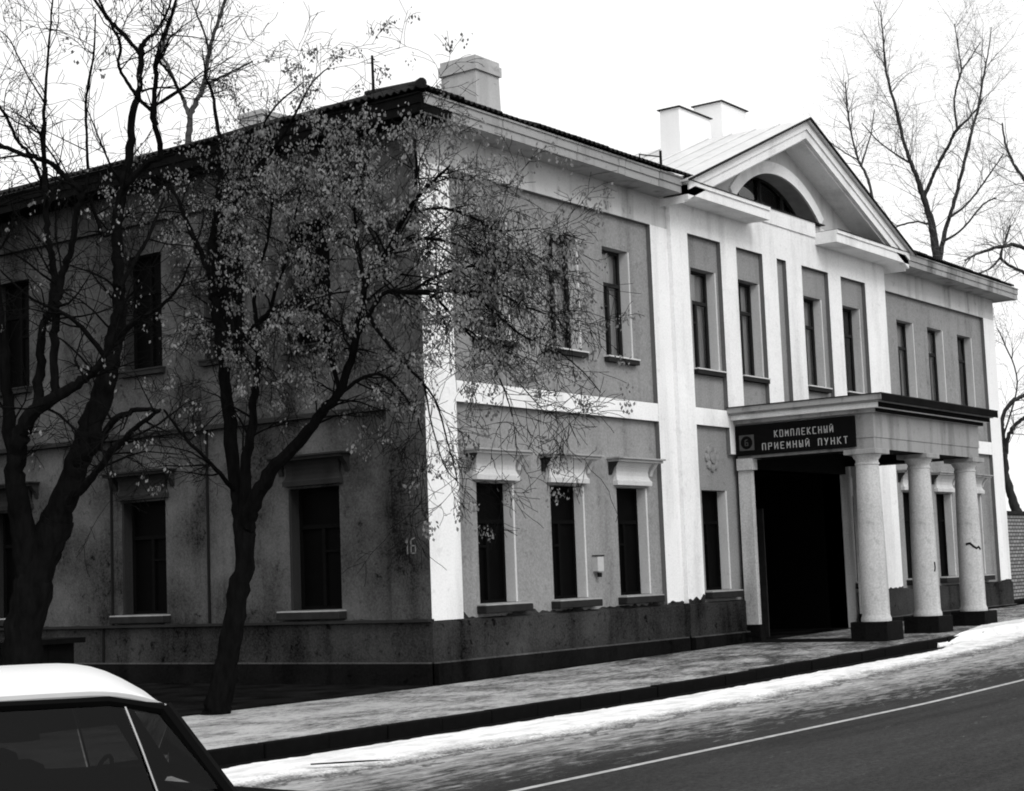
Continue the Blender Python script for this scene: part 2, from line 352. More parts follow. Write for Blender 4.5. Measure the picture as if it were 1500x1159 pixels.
def window(T, a, b, c, e, lining, curtain, sill=None, head=False, headmat=None, style=0, dark=False):
    """opening a..b, c..e; frame is the part, everything else hangs under it"""
    L = .05; dep = -.20
    f = MB(T); fo = .055
    tz = c + (e - c)*.68; mid = (a + b)/2
    f.box(a, a+fo, dep-.06, dep, c, e); f.box(b-fo, b, dep-.06, dep, c, e)
    f.box(a+fo, b-fo, dep-.06, dep, c, c+fo); f.box(a+fo, b-fo, dep-.06, dep, e-fo, e)
    f.box(a+fo, b-fo, dep-.06, dep+.01, tz-.035, tz+.035)
    f.box(mid-.035, mid+.035, dep-.06, dep+.008, c+fo, tz-.035)
    if style == 1: f.box(mid-.02, mid+.02, dep-.05, dep, tz+.035, e-fo)
    vz = tz - .42
    f.box(a+fo, mid-.035, dep-.05, dep+.004, vz-.02, vz+.02)
    fr = f.build('window', M['frame_black'] if dark else M['frame'], house)
    pm = M['pane_dark'] if dark else M['pane']
    def pane(x0, x1, z0, z1):
        j = [RNG.uniform(-.006, .006) for _ in range(3)]
        MB(T).add([(x0,dep-.035+j[0],z0),(x1,dep-.035+j[1],z0),(x1,dep-.035+j[2],z1),(x0,dep-.035+j[0]+j[2]-j[1],z1)], [(0,1,2,3)]).build('pane', pm, fr, recalc=False)
    pane(a+fo, mid-.035, c+fo, vz-.02); pane(a+fo, mid-.035, vz+.02, tz-.035); pane(mid+.035, b-fo, c+fo, tz-.035)
    if style == 1: pane(a+fo, mid-.02, tz+.035, e-fo); pane(mid+.02, b-fo, tz+.035, e-fo)
    else: pane(a+fo, b-fo, tz+.035, e-fo)
    # lining of the reveal with a rounded raised arris
    l = MB(T)
    l.box(b, b+L, dep-.06, .006, c, e)
    l.build('window_reveal', lining, fr, bevel=.014)
    MB(T).box(a-L, a, dep-.06, -.002, c, e+L).box(a, b+L, dep-.06, -.002, e+.001, e+L).build('window_surround', M['wall'] if lining is M['reveal'] else M['side'], fr)
    if curtain:
        q = MB(T); n = 24; pts = []
        ca, cb = (a+.02, b-.02) if curtain == 1 else ((a+.02, mid+.05) if curtain == 2 else (mid-.1, b-.02))
        for i in range(n+1):
            u = ca + (cb-ca)*i/n; pts.append((u, dep-.14 + .02*math.sin(i*1.9) + .01*math.sin(i*4.1)))
        q.v = [T(u, d, z) for u, d in pts for z in (c, e)]
        q.f = [(2*i, 2*i+2, 2*i+3, 2*i+1) for i in range(n)]
        q.build('curtain', M['curtain'], fr, smooth=True)
    MB(T).add([(a-.02,dep-.24,c-.02),(b+.02,dep-.24,c-.02),(b+.02,dep-.24,e+.02),(a-.02,dep-.24,e+.02)], [(0,1,2,3)]).build('room_backing', M['room'], fr, recalc=False)
    if sill == 'big':
        MB(T).box(a-.10, b+.22, -.02, .20, c-.16, c-.035).build('sill', M['sill'], fr, bevel=.015)
        MB(T).box(a-.09, b+.21, dep, .19, c-.033, c-.012).build('sill_sheet', M['sill_tin'], fr)
    elif sill:
        MB(T).box(a-.08, b+.10, -.01, .11, c-.13, c-.045).build('sill', M['sill'], fr)
        MB(T).box(a-.09, b+.11, dep, .125, c-.043, c-.015).build('sill_sheet', lining, fr)
    if head:
        h = MB(T); m0 = (a+b)/2; hw = (b-a)/2
        prof = [(.02,.0,.10),(.10,.0,.105),(.13,-.02,.075),(.20,-.045,.05),(.28,-.05,.05),(.36,-.035,.07),(.42,-.005,.11),(.45,.02,.13)]
        rings = []
        for z, dw, pr in prof:
            k = hw + .10 + dw
            rings.append([(m0-k, -.01, e+L+z-.03), (m0-k, pr, e+L+z-.03), (m0+k, pr, e+L+z-.03), (m0+k, -.01, e+L+z-.03)])
        h.loft(rings); hd = h.build('window_head', headmat, fr)
        MB(T).box(m0-hw-.26, m0+hw+.30, -.01, .25, e+L+.42, e+L+.47).box(m0-hw-.30, m0+hw+.34, -.01, .29, e+L+.47, e+L+.50).build('head_shelf', M['sill'] if headmat is M['side_trim'] else M['cornice'], fr)
        for s in (-1, 1):
            cb_ = MB(T)
            x = m0 + s*(hw + .20)
            cb_.loft([[(x-.05,-.01,e+L+z),(x-.05,pr,e+L+z),(x+.05,pr,e+L+z),(x+.05,-.01,e+L+z)] for z, pr in ((.18,.02),(.24,.04),(.30,.07),(.36,.13),(.42,.17))])
            cb_.build('console', M['sill'] if s < 0 else headmat, fr)  # left console darkened: its shadow side put into the colour
    return fr
def holes(ws, L=.05): return [(a-L, b+L, c, e+L) for a, b, c, e in ws]

# -- openings on the street front (x0, x1, z0, z1)
LOW = [(1.41,2.43,1.22,3.24),(3.57,4.61,1.22,3.24),(5.76,6.80,1.22,3.24)]
UPL = [(1.50,2.52,5.73,7.82),(3.72,4.74,5.73,7.82),(5.62,6.54,5.73,7.82)]
LOWR = [(19.20,20.22,1.22,3.40),(21.38,22.40,1.22,3.40),(23.55,24.57,1.22,3.40)]
UPR = [(19.48,20.52,5.73,7.82),(21.50,22.54,5.73,7.82),(23.62,24.66,5.73,7.82)]
RISU = [(8.80,9.80,5.73,7.80),(10.78,11.76,5.73,7.80),(13.88,14.86,5.73,7.80),(15.98,16.98,5.73,7.80)]
RISL = [(8.80,9.80,1.22,3.24),(15.98,16.98,1.22,3.24)]
DOOR = (10.40, 15.35, .0, 3.72)
TF = FRONT(.10); TR = FRONT(0.0)
wall('wall_left_bay', TF, .02, RX0+.05, ZB-.02, ZT+.02, holes(LOW+UPL), M['wall'])
wall('wall_right_bay', TF, RX1-.05, XL-.02, ZB-.02, ZT+.02, holes(LOWR+UPR), M['wall'])
wall('wall_centre_bay', TR, RX0+.02, RX1-.02, 0, ZT+.02, holes(RISU+RISL)+[DOOR], M['wall'])
for w, cu, stl in zip(UPL, (2, 1, 1), (0, 1, 0)): window(TF, *w, M['reveal'], cu, 'small', style=stl)
for w, cu in zip(UPR, (1, 3, 2)): window(TF, *w, M['reveal'], cu, 'small')
for w, cu, stl in zip(RISU, (3, 1, 1, 2), (0, 1, 1, 0)): window(TR, *w, M['reveal'], cu, 'small', style=stl)
for w in LOW + LOWR: window(TF, *w, M['reveal'], 0, 'big', head=True, headmat=M['reveal'], dark=True)
for w in RISL: window(TR, *w, M['reveal'], 0, 'big', dark=True)

# -- white pilasters, belt, frieze (side bays at y=0, centre bay at y=-0.1)
def pil(name, x0, x1, y0, y1, z0, z1, m='white'):
    o = MB().box(x0, x1, y0, y1, z0, z1).build(name, M[m], house)
    # skins on returns and undersides: wall-grey paint darkened further to put in their shade
    if name == 'pilaster' and x0 > 1 and x0 not in (RX0, RX1): MB().box(x0-.004, x0, y0+.004, y1, z0, z1-.002).build('pilaster_return_shade', M['return'], o)
    if name in ('frieze', 'belt_course'): MB().box(x0+.003, x1-.003, y0+.004, y1, z0-.006, z0).build('soffit_return_shade', M['return'], o)
    if name == 'belt_course': MB().box(x0+.003, x1-.003, y0+.012, y1, z1, z1+.008).build('belt_flashing', M['iron'], o)
    return o
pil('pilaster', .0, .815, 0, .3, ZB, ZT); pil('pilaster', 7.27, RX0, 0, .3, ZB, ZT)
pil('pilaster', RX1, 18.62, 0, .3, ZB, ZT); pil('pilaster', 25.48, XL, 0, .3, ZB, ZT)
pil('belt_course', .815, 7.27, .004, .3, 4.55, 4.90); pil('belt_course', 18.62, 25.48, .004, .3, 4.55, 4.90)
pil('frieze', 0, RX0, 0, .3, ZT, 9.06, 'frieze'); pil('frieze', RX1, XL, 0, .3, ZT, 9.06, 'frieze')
YC = -.10
for x0, x1, zb in ((RX0, 8.56, ZB), (9.94, 10.63, 4.0), (11.83, 12.51, 4.0), (12.97, 13.74, 4.0), (15.13, 15.81, 4.0), (17.21, RX1, ZB)):
    pil('pilaster', x0, x1, YC, .2, zb, ZT)
    if zb < 2: continue
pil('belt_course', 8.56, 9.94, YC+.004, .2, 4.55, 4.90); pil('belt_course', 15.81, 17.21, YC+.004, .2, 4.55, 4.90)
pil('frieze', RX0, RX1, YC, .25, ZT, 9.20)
pil('frieze_band', 11.22, 14.52, YC-.03, .25, 9.20, 9.55)
# plaster rosette beside the porch
ro = MB(FRONT(0.0)); rx, rz = 9.28, 3.90
for k in range(8):
    a = k*math.pi/4; ro.loft([[(rx+.20*math.cos(a)+q*math.cos(t*math.pi/4), d, rz+.20*math.sin(a)+q*math.sin(t*math.pi/4)) for t in range(8)] for q, d in ((.10,0),(.09,.035),(.04,.05))])
ro.loft([[(rx+q*math.cos(t*math.pi/8), d, rz+q*math.sin(t*math.pi/8)) for t in range(16)] for q, d in ((.13,0),(.12,.06),(.05,.075))])
ro.build('rosette', M['wall'], house, smooth=True)

# -- plinth: upper face, projecting foot, following the sloping pavement
def plinth(name, T, a, b, proud):
    mb = MB(T); mb.box(a, b, -.3, proud, -.3, ZB-.03)
    mb.add([(a,proud,ZB-.03),(b,proud,ZB-.03),(b,-.05,ZB),(a,-.05,ZB)], [(0,1,2,3)])
    o = mb.build(name, M['plinth'], house)
    MB(T).prism([(a-.0,-.3),(b+.0,-.3),(b,.33),(a,.33)], -.2, proud+.10).build('plinth_foot', M['foot'], o)
    MB(T).box(a, b, -.2, proud+.075, .332, .352).build('plinth_ledge', M['ledge'], o)
def ragged(T, a, b, proud, seed, hmax):
    mb = MB(T); n = int((b-a)/.035); vs = []
    for i in range(n+1):
        u = a + (b-a)*i/n
        h = max(.0, .5*mnoise.fractal((u*.9, seed, 0), 1, 2, 4) + .25*mnoise.noise((u*7, seed, 2)) + .12)*hmax
        vs += [(u, proud, ZB-.06), (u, proud, ZB+.004+h)]
    mb.add(vs, [(2*i, 2*i+2, 2*i+3, 2*i+1) for i in range(n)]); o = mb.build('plinth_render_edge', M['plinth'], house, recalc=False)
    so_ = o.modifiers.new('solid', 'SOLIDIFY'); so_.thickness = .006
ragged(FRONT(0), .815, 7.27, -.085, 1, .22); ragged(FRONT(0), 7.28, 7.89, .008, 5, .3); ragged(FRONT(YC), 7.91, 8.55, .008, 2, .35); ragged(FRONT(YC), 17.22, 18.39, .008, 3, .2); ragged(FRONT(0), 25.49, 26.3, .008, 8, .15); ragged(SIDE(0), .02, 13.9, .008, 9, .14)
plinth('plinth', FRONT(0), -.03, 7.86, .03); plinth('plinth', FRONT(0), 18.44, XL+.03, .03)
plinth('plinth', FRONT(YC), 7.86, 10.15, .05); plinth('plinth', FRONT(YC), 15.95, 18.44, .05)
plinth('plinth', SIDE(0), .0, 14.0, .028)

# -- side wall: dark plaster throughout
SLOW = [(1.98,3.08,1.22,3.27),(6.18,7.30,1.22,3.27),(9.98,11.08,1.22,3.27)]
SUP = [(2.05,3.03,5.72,7.85),(4.1,5.05,5.72,7.85),(6.20,7.18,5.72,7.85),(9.98,10.96,5.72,7.85)]
TS = SIDE(.10)
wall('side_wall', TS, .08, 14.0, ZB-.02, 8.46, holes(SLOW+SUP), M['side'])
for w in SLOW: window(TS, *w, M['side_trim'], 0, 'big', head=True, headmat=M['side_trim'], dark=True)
for w in SUP: window(TS, *w, M['side_trim'], 0, 'small', dark=True, style=1)
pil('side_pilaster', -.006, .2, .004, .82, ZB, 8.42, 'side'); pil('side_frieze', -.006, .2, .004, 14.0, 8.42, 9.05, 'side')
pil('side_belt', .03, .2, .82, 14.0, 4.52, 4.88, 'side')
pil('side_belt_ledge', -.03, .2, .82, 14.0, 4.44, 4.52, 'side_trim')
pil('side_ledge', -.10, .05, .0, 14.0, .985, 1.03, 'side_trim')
for y in (5.08, 7.62): MB().tube([(.085, y, 1.03), (.085, y, 4.44)], .028, 8).build('wall_pipe', M['iron'], house)
MB().tube([(-.04, 7.74, .36), (-.04, 7.74, .98)], .03, 8).build('wall_pipe', M['iron'], house)
# closed shell behind
MB().box(.42, XL-.1, 3.0, 13.9, .3, 9.0).build('rear_block', M['side'], house)
MB().box(XL-.3, XL-.002, .3, 13.9, .3, 9.05).build('end_wall', M['side'], house)

# -- eaves cornice: boards with open joints, soffit behind
OV = .55
def eave(T, a, b, m_face, m_soffit, cuts, droop=0):
    MB(T).box(a, b, -.25, OV-.05, 9.055, 9.30).build('soffit', m_soffit, house)
    xs = [a] + cuts + [b]; rg = random.Random(5)
    for i in range(len(xs)-1):
        j = rg.uniform(-.012, .012)
        MB(T).box(xs[i]+.008, xs[i+1]-.008, OV-.05, OV+j*.6, 9.045+j, 9.19+j).box(xs[i]+.008, xs[i+1]-.008, OV-.05, OV+.025+j*.6, 9.19+j, 9.335+j).box(xs[i]+.008, xs[i+1]-.008, OV-.05, OV+.05+j*.6, 9.335+j, 9.365+j).build('cornice_board', m_face, house)
eave(FRONT(0), -OV+.06, 7.62, M['cornice'], M['cornice'], [1.62, 3.9, 5.28, 5.52, 6.75])
eave(FRONT(0), 18.75, XL+OV, M['cornice'], M['cornice'], [21.1, 23.6, 25.5])
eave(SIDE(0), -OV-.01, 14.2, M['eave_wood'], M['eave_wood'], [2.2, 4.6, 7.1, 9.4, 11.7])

# -- pediment
PX0, PX1, PXC, PY = 7.70, 18.70, 13.20, -.65
RZ0, RZA = 9.33, 11.62
def rake(sgn):
    """raking cornice, three stepped fasciae"""
    x_e = PX0 if sgn < 0 else PX1
    sl = (RZA - RZ0)/(PXC - PX0)
    def bar(y_front, t_lo, t_hi, y_back):
        pts = []
        for x, z in ((x_e, RZ0), (PXC, RZA)):
            pts += [(x, z + t_lo), (x, z + t_hi)]
        poly = [pts[0], pts[2], pts[3], pts[1]]
        return MB().prism(poly, y_front, y_back)
    o = bar(PY-.035, -.20, -.02, .2).build('raking_cornice', M['white'], house)
    bar(PY, -.40, -.20, .2).build('raking_fascia', M['white'], o)
    bar(PY+.09, -.45, -.40, .2).build('raking_moulding', M['white'], o)
rake(-1); rake(1)
for a, b in ((PX0, 11.2), (14.52, PX1)):
    o = MB().box(a, b, PY, -.09, 9.04, 9.24).build('pediment_cornice', M['white'], house)
    MB().box(a-.01 if a < 10 else a, b+.01 if b > 15 else b, PY-.03, -.09, 9.24, 9.32).build('cornice_crown', M['white'], o)
    MB().box(a+.02, b-.02, PY-.05, -.05, 9.322, 9.335).build('cornice_flashing', M['iron'], o)
# tympanum with a segmental lunette
LC, LZ, LRAD = 12.86, 7.42, 2.99
sillz = 9.55; half = math.sqrt(LRAD**2 - (sillz-LZ)**2)
tym = MB(); N = 24; arc = []
a0 = math.asin((sillz-LZ)/LRAD)
for i in range(N+1):
    a = math.pi - a0 - (math.pi - 2*a0)*i/N; arc.append((LC + LRAD*math.cos(a), LZ + LRAD*math.sin(a)))
sl = (RZA-RZ0)/(PXC-PX0)
topz = lambda x: RZ0 - .3 + sl*(min(x, 2*PXC - x) - PX0)
yt = -.02
cols = [(8.3, 9.2)] + [(9.4, 9.2), (10.4, 9.2)]
lower = [(8.0, 9.2), (9.5, 9.2), (arc[0][0]-.001, sillz)] + arc + [(arc[-1][0]+.001, sillz), (17.0, 9.2), (18.4, 9.2)]
tv = []; tf = []
for x, z in lower: tv += [(x, yt, z), (x, yt, max(z, topz(x)))]
for i in range(len(lower)-1): tf.append((2*i, 2*i+2, 2*i+3, 2*i+1))
tym.add(tv, tf); tym.build('tympanum', M['wall'], house, recalc=False)
M['tymp'] = plaster('pale_tympanum_plaster', .52, .15, .35, .1, spots=.1)
bpy.data.objects['tympanum'].data.materials[0] = M['tymp']
MB().box(9.3, 17.1, -.018, .25, 9.2, sillz-.002).build('tympanum_base', M['white'], house)
rv = MB(); n = len(arc)
rv.v = [(x, y, z) for x, z in arc for y in (yt, .55)]; rv.f = [(2*i, 2*i+2, 2*i+3, 2*i+1) for i in range(n-1)]
lun = MB().tube([(x, .42, z) for x, z in arc], .04, 6)
for k in (-1.1, 0, 1.1):
    lun.box(LC+k-.03, LC+k+.03, .38, .44, sillz, LZ + math.sqrt(LRAD**2 - k*k) - .02)
lo = lun.build('lunette_window', M['frame'], house)
rv.build('lunette_reveal', M['sill_tin'], lo)
MB().prism([(x, z) for x, z in arc], .46, .465).build('pane', M['pane'], lo)
MB().prism([(x, z) for x, z in arc], .60, .62).build('lunette_backing', M['curtain'], lo)
MB().box(LC-half-.05, LC+half+.05, -.16, .45, sillz, sillz+.02).build('lunette_sill', M['iron'], lo)
band = MB(); bi = []; bo_ = []
for x, z in arc:
    v = Vector((x-LC, z-LZ)).normalized(); bi.append((x, z)); bo_.append((x+v.x*.27, z+v.y*.27))
band.loft([[(bi[i][0], yt+.01, bi[i][1]), (bi[i][0], yt-.05, bi[i][1]), (bo_[i][0], yt-.05, bo_[i][1]), (bo_[i][0], yt+.01, bo_[i][1])] for i in range(n)])
band.build('lunette_band', M['white'], lo)
MB().box(12.55, 12.575, yt-.03, yt, 10.72, 11.35).build('tympanum_batten', M['wall'], house)

# -- roofs: hipped main roof, pediment roof, corrugated eave sheets
EZ, PIT = 9.40, .40; ex0, ex1, ey0, ey1 = -.60, XL+.60, -.60, 14.6
rh = (ey1-ey0)/2; rz_ = EZ + PIT*rh
roof = MB(); vy = (11.62-EZ)/PIT + ey0
roof.add([(ex0+.15,ey0+.15,EZ+.06),(7.6,ey0+.15,EZ+.06),(13.2,vy,11.62),(18.8,ey0+.15,EZ+.06),(ex1-.15,ey0+.15,EZ+.06),(ex1-.15,ey1,EZ),(ex0+.15,ey1,EZ),(ex0+rh,ey0+rh,rz_),(ex1-rh,ey0+rh,rz_)],
         [(0,1,2,7),(2,3,4,8),(2,8,7),(4,5,8),(5,6,7,8),(6,0,7)])
roof_o = roof.build('roof', M['asbestos'], house, recalc=False)
def sheet(width, length=1.75, pitch=.15, amp=.024, clip=None):
    nx = max(4, int(width/pitch*6)); mb = MB(); rows = 3
    vs = []; fs = []
    for k, th in ((0, .0), (1, -.012)):
        for j in range(rows):
            for i in range(nx+1):
                x = width*i/nx; vs.append((x, min(length, clip(x) if clip else length)*j/(rows-1), amp*math.sin(2*math.pi*x/pitch) + th))
    m = (nx+1)
    for k in (0, 1):
        for j in range(rows-1):
            for i in range(nx):
                b = k*rows*m + j*m + i; q = (b, b+1, b+m+1, b+m); fs.append(q if k == 0 else q[::-1])
    for i in range(nx): fs.append((i, rows*m+i, rows*m+i+1, i+1))
    mb.add(vs, fs); return mb
SW = 1.09; proto = sheet(SW+.05).build('corrugated_sheet', M['asbestos'], roof_o, smooth=True, recalc=False)
rs = random.Random(8); first = [True]
def lay(loc, rz, tilt, clip=None):
    if clip:
        o = sheet(SW+.05, clip=clip).build('corrugated_sheet', M['asbestos'], roof_o, smooth=True, recalc=False)
        o.location = loc; o.rotation_euler = (Matrix.Rotation(rz, 3, 'Z') @ Matrix.Rotation(tilt, 3, 'X')).to_euler(); return
    o = proto if first[0] else proto.copy()
    if not first[0]: scene.collection.objects.link(o)
    first[0] = False
    o.location = loc; o.rotation_euler = Matrix.Rotation(rz, 3, 'Z').to_euler()
    m = Matrix.Rotation(rz, 3, 'Z') @ Matrix.Rotation(tilt, 3, 'X'); o.rotation_euler = m.to_euler()
at = math.atan(PIT)
x = -.68; i = 0
while x < 7.0:
    cl = (lambda q, s0=x+.68: s0 + q + .06) if x < .9 else None
    lay((x, ey0-.06+rs.uniform(-.03, .03), EZ+.02+rs.uniform(-.014, .014)+(i % 2)*.012), 0, at+rs.uniform(-.02, .015), cl); x += SW; i += 1
x = 18.75
while x < ex1-.8:
    cl = (lambda q, s0=x: max(.05, ex1 + .1 - s0 - q)) if x > ex1-2.9 else None
    lay((x, ey0-.06+rs.uniform(-.03, .03), EZ+.02+rs.uniform(-.012, .012)+(i % 2)*.012), 0, at+rs.uniform(-.02, .015), cl); x += SW; i += 1
y = -.68 + SW
while y < 15:
    lay((ex0-.06+rs.uniform(-.03, .03), y, EZ+.02+rs.uniform(-.014, .014)+(i % 2)*.012), -math.pi/2, at+rs.uniform(-.02, .015), (lambda q, s0=y: max(.05, s0 + .68 - q + .06)) if y < 2 else None); y += SW; i += 1
MB().tube([(ex0-.09, ey0-.09, EZ+.05), (ex0+.5, ey0+.5, EZ+.27), (ex0+rh, ey0+rh, rz_+.04)], [.085,.06,.05], 10).build('hip_cap', M['asbestos'], roof_o, smooth=True)
pr = MB(); pe = .10
zb = lambda x: RZ0 + sl*(min(x, 2*PXC-x) - PX0)
for s, xe in ((-1, PX0-.15), (1, PX1+.15)):
    ze = RZ0 - sl*.15
    pr.add([(xe, PY-.12, ze), (PXC, PY-.12, RZA+.0), (PXC, 5.6, RZA+.0), (xe, 5.6, ze), (xe, PY-.12, ze+.03), (PXC, PY-.12, RZA+.035), (PXC, 5.6, RZA+.035), (xe, 5.6, ze+.03)],
           [(0,1,2,3),(4,7,6,5),(0,4,5,1),(3,2,6,7),(0,3,7,4)])
pr.build('pediment_roof', M['tin'], roof_o)
ed = MB()
for xe in (PX0-.17, PX1+.17): ed.tube([(xe, PY-.14, RZ0-sl*.17+.02), (PXC, PY-.14, RZA+.035)], .028, 5)
ed.build('verge_strip', M['iron'], roof_o)
# standing seams on the pediment roof
sm = MB()
for k in range(1, 9):
    y = PY + k*.62
    sm.tube([(PX0-.1, y, RZ0-sl*.1+.04), (PXC, y, RZA+.05)], .016, 4)
sm.build('roof_seam', M['tin'], roof_o)
# chimneys
def chimney(x0, x1, y0, y1, z0, z1, m, capm, cap=.06, caph=.22, taper=.03):
    b = MB().loft([[(x0-taper,y0-taper,z0),(x1+taper,y0-taper,z0),(x1+taper,y1+taper,z0),(x0-taper,y1+taper,z0)],
                   [(x0,y0,z1-caph),(x1,y0,z1-caph),(x1,y1,z1-caph),(x0,y1,z1-caph)]]).build('chimney', m, house)
    c = MB().box(x0-cap, x1+cap, y0-cap, y1+cap, z1-caph, z1-caph*.35).box(x0-cap*.3, x1+cap*.3, y0-cap*.3, y1+cap*.3, z1-caph*.35, z1)
    c.build('chimney_cap', capm, b)
chimney(5.72, 6.52, 3.0, 3.88, 10.4, 12.2, M['chimney'], M['chimney'], .045, .3)
chimney(11.9, 13.35, 1.85, 2.35, 10.5, 12.2, M['chimney_white'], M['iron'], .05, .035)
chimney(13.95, 15.2, 1.85, 2.6, 10.6, 12.76, M['chimney_white'], M['iron'], .05, .035)
chimney(1.6, 2.35, 5.0, 5.6, 10.0, 10.62, M['chimney'], M['chimney'], .03, .1)
MB().tube([(7.1, -.42, 9.42), (7.1, -.42, 9.84)], .03, 6).tube([(6.3, -.42, 9.62), (7.1, -.42, 9.72)], .014, 5).tube([(6.3, -.42, 9.55), (6.3, -.42, 9.62)], .014, 5).build('roof_rail', M['iron'], house)
ant = thing('antenna_mast', (3.68, 4.0, 11.2), 'thin dark knobbly mast rising from the roof behind the corner', 'mast')
MB().tube([(3.68,4,10.9),(3.69,4,11.4),(3.68,4,11.92)], [.034,.03,.026], 7).build('pole', M['iron'], ant)
MB().tube([(3.62,3.95,11.85),(3.78,4.02,11.86)], .014, 5).tube([(3.66,3.95,11.6),(3.8,4.03,11.62)], .012, 5).tube([(3.68,4,11.35),(3.84,4.1,11.3)], .012, 5).build('bracket', M['iron'], ant)

# -- porch
gx = grade(13)
TP = M['portico']; EX0, EX1, EY = 10.20, 15.92, -3.17; ZA = 3.90
por = MB().box(EX0, EX0+.55, EY, -.10, ZA+.23, 4.62).box(EX1-.55, EX1, EY, -.10, ZA+.23, 4.62).box(EX0+.55, EX1-.55, EY, EY+.55, ZA+.23, 4.62).build('porch', TP, house)
MB().box(EX0+.015, EX0+.53, EY+.015, -.10, ZA, ZA+.23).box(EX1-.53, EX1-.015, EY+.015, -.10, ZA, ZA+.23).box(EX0+.53, EX1-.53, EY+.015, EY+.53, ZA, ZA+.23).build('architrave', TP, por)
MB().box(EX0+.55, EX1-.55, EY+.55, -.10, 4.2, 4.4).build('porch_ceiling', M['dark_wood_and_shade'], por)  # ceiling colour carries the shade of the porch
MB().box(EX1-.56, EX1-.552, EY+.56, -.14, ZA-.004, 4.19).box(EX0+.552, EX0+.56, EY+.56, -.14, ZA-.004, 4.19).box(EX0+.56, EX1-.56, EY+.552, EY+.56, ZA-.004, 4.19).build('beam_shade_lining', M['dark_wood_and_shade'], por)  # added near-black skins; shade inside the beams painted in
MB().box(EX0+.03, EX1-.03, EY+.03, EY+.52, ZA-.008, ZA-.002).box(EX0+.03, EX0+.52, EY+.52, -.47, ZA-.008, ZA-.002).box(EX1-.52, EX1-.03, EY+.52, -.47, ZA-.008, ZA-.002).build('beam_soffit_shade', M['dark_wood_and_shade'], por)  # added sheets coloured as shade under the beams
for lo_, hi_, out, m in ((4.62,4.70,.08,'portico'),(4.70,4.80,.20,'white'),(4.80,4.835,.28,'portico'),(4.835,4.945,.34,'portico')):
    MB().box(EX0-out, EX1+out, EY-out, -.098+.001*out, lo_, hi_).build('porch_cornice', M[m], por)
MB().box(EX0-.36, EX1+.36, EY-.36, -.097, 4.945, 4.965).build('porch_roof', M['sill'], por)
for lo_, hi_, out in ((4.622,4.698,.085),(4.702,4.798,.205),(4.802,4.943,.345)):
    MB().box(EX0-out+.03, EX1+out+.005, EY-out-.012, EY-out+.004, lo_, hi_).build('porch_edge_board', M['eave_wood'], por)
prof = [(.34,.0),(.34,.06),(.32,.10),(.312,.14)] + [(.312 - .055*(t/10)**1.6, .14 + 2.95*t/10) for t in range(1, 11)] + [(.275,3.10),(.275,3.13),(.257,3.14),(.257,3.19),(.30,3.24),(.335,3.30)]
prof = [(r*.88, z) for r, z in prof]; colm = MB().lathe(prof, n=36); c0 = colm.build('column', M['portico'], por, smooth=True)
abm = MB().box(-.345, .345, -.345, .345, 0, .10).build('abacus', M['portico'], c0, bevel=.01)
bsm = MB().box(-.39, .39, -.39, .39, -.5, 0).build('column_base', M['foot'], c0, bevel=.02)
M['column'] = plaster('limewashed_column', .50, .35, .35, .5, spots=.18); colm_o = c0; c0.data.materials[0] = M['column']
colX = (10.44, 13.06, 15.70); CZ = .50
abm.location = (0, 0, 3.30); bsm.location = (0, 0, 0)
for i, x in enumerate(colX):
    if i == 0: c, a, b = c0, abm, bsm
    else:
        c, a, b = c0.copy(), abm.copy(), bsm.copy()
        for o in (c, a, b): scene.collection.objects.link(o)
        a.parent = c; b.parent = c
    c.location = (x, -2.88, CZ)
for x0_, x1_ in ((EX0, EX0+.13), (EX1-.13, EX1)):
    a = MB().box(x0_, x1_, -.40, -.102, .48, 3.66).box(x0_-.05, x1_+.05, -.46, -.102, 3.66, 3.90).build('anta', M['column'], por)
    MB().box(x0_-.05, x1_+.05, -.46, -.102, -.1, .48).build('anta_base', M['foot'], a)
MB().box(EX0-.2, EX1+.3, -3.2, -.1, -.1, .135).build('porch_step', M['foot'], por)
# cracks and marks on the two far columns
def crack(pts, w):
    q = MB(); q.tube(pts, w, 4); return q
def on_col(cx, ang, z, r=.262): return (cx + r*math.cos(ang), -2.88 + r*math.sin(ang), z)
va = lambda cx: math.atan2(CAM.y+2.88, CAM.x-cx)
crack([on_col(colX[2], va(colX[2])+t, z, .262) for t, z in ((-.3,1.98),(0.05,2.0),(.3,1.93),(.6,1.88),(.8,1.92),(1.0,1.86))], .028).build('crack', M['iron'], por)
crack([on_col(colX[1], va(colX[1])+t, z, .264) for t, z in ((.85,1.62),(.88,1.5),(.8,1.42))], .02).build('crack', M['iron'], por)
# entrance recess behind the porch, its shade put into near-black walls
rec = MB(); a, b, z0_, z1_ = DOOR[0], DOOR[1], .13, DOOR[3]
rec.add([(a,0,z0_),(b,0,z0_),(b,0,z1_),(a,0,z1_),(a,2.8,z0_),(b,2.8,z0_),(b,2.8,z1_),(a,2.8,z1_)], [(0,1,5,4),(1,2,6,5),(2,3,7,6),(3,0,4,7),(4,5,6,7)])
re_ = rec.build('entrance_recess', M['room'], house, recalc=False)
for s in (0, 1):
    x0_ = 12.1 + s*1.0
    dr = MB().box(x0_+.01, x0_+.99, 2.68, 2.75, .14, 2.9)
    for zz in ((.3, 1.2), (1.35, 2.0), (2.15, 2.75)): dr.box(x0_+.15, x0_+.85, 2.65, 2.69, *zz)
    d_ = dr.build('entrance_door', M['dark_wood_and_shade'], re_)
MB().box(11.62, 11.67, .12, .95, .16, 2.9).build('open_door_leaf', M['sill'], re_)
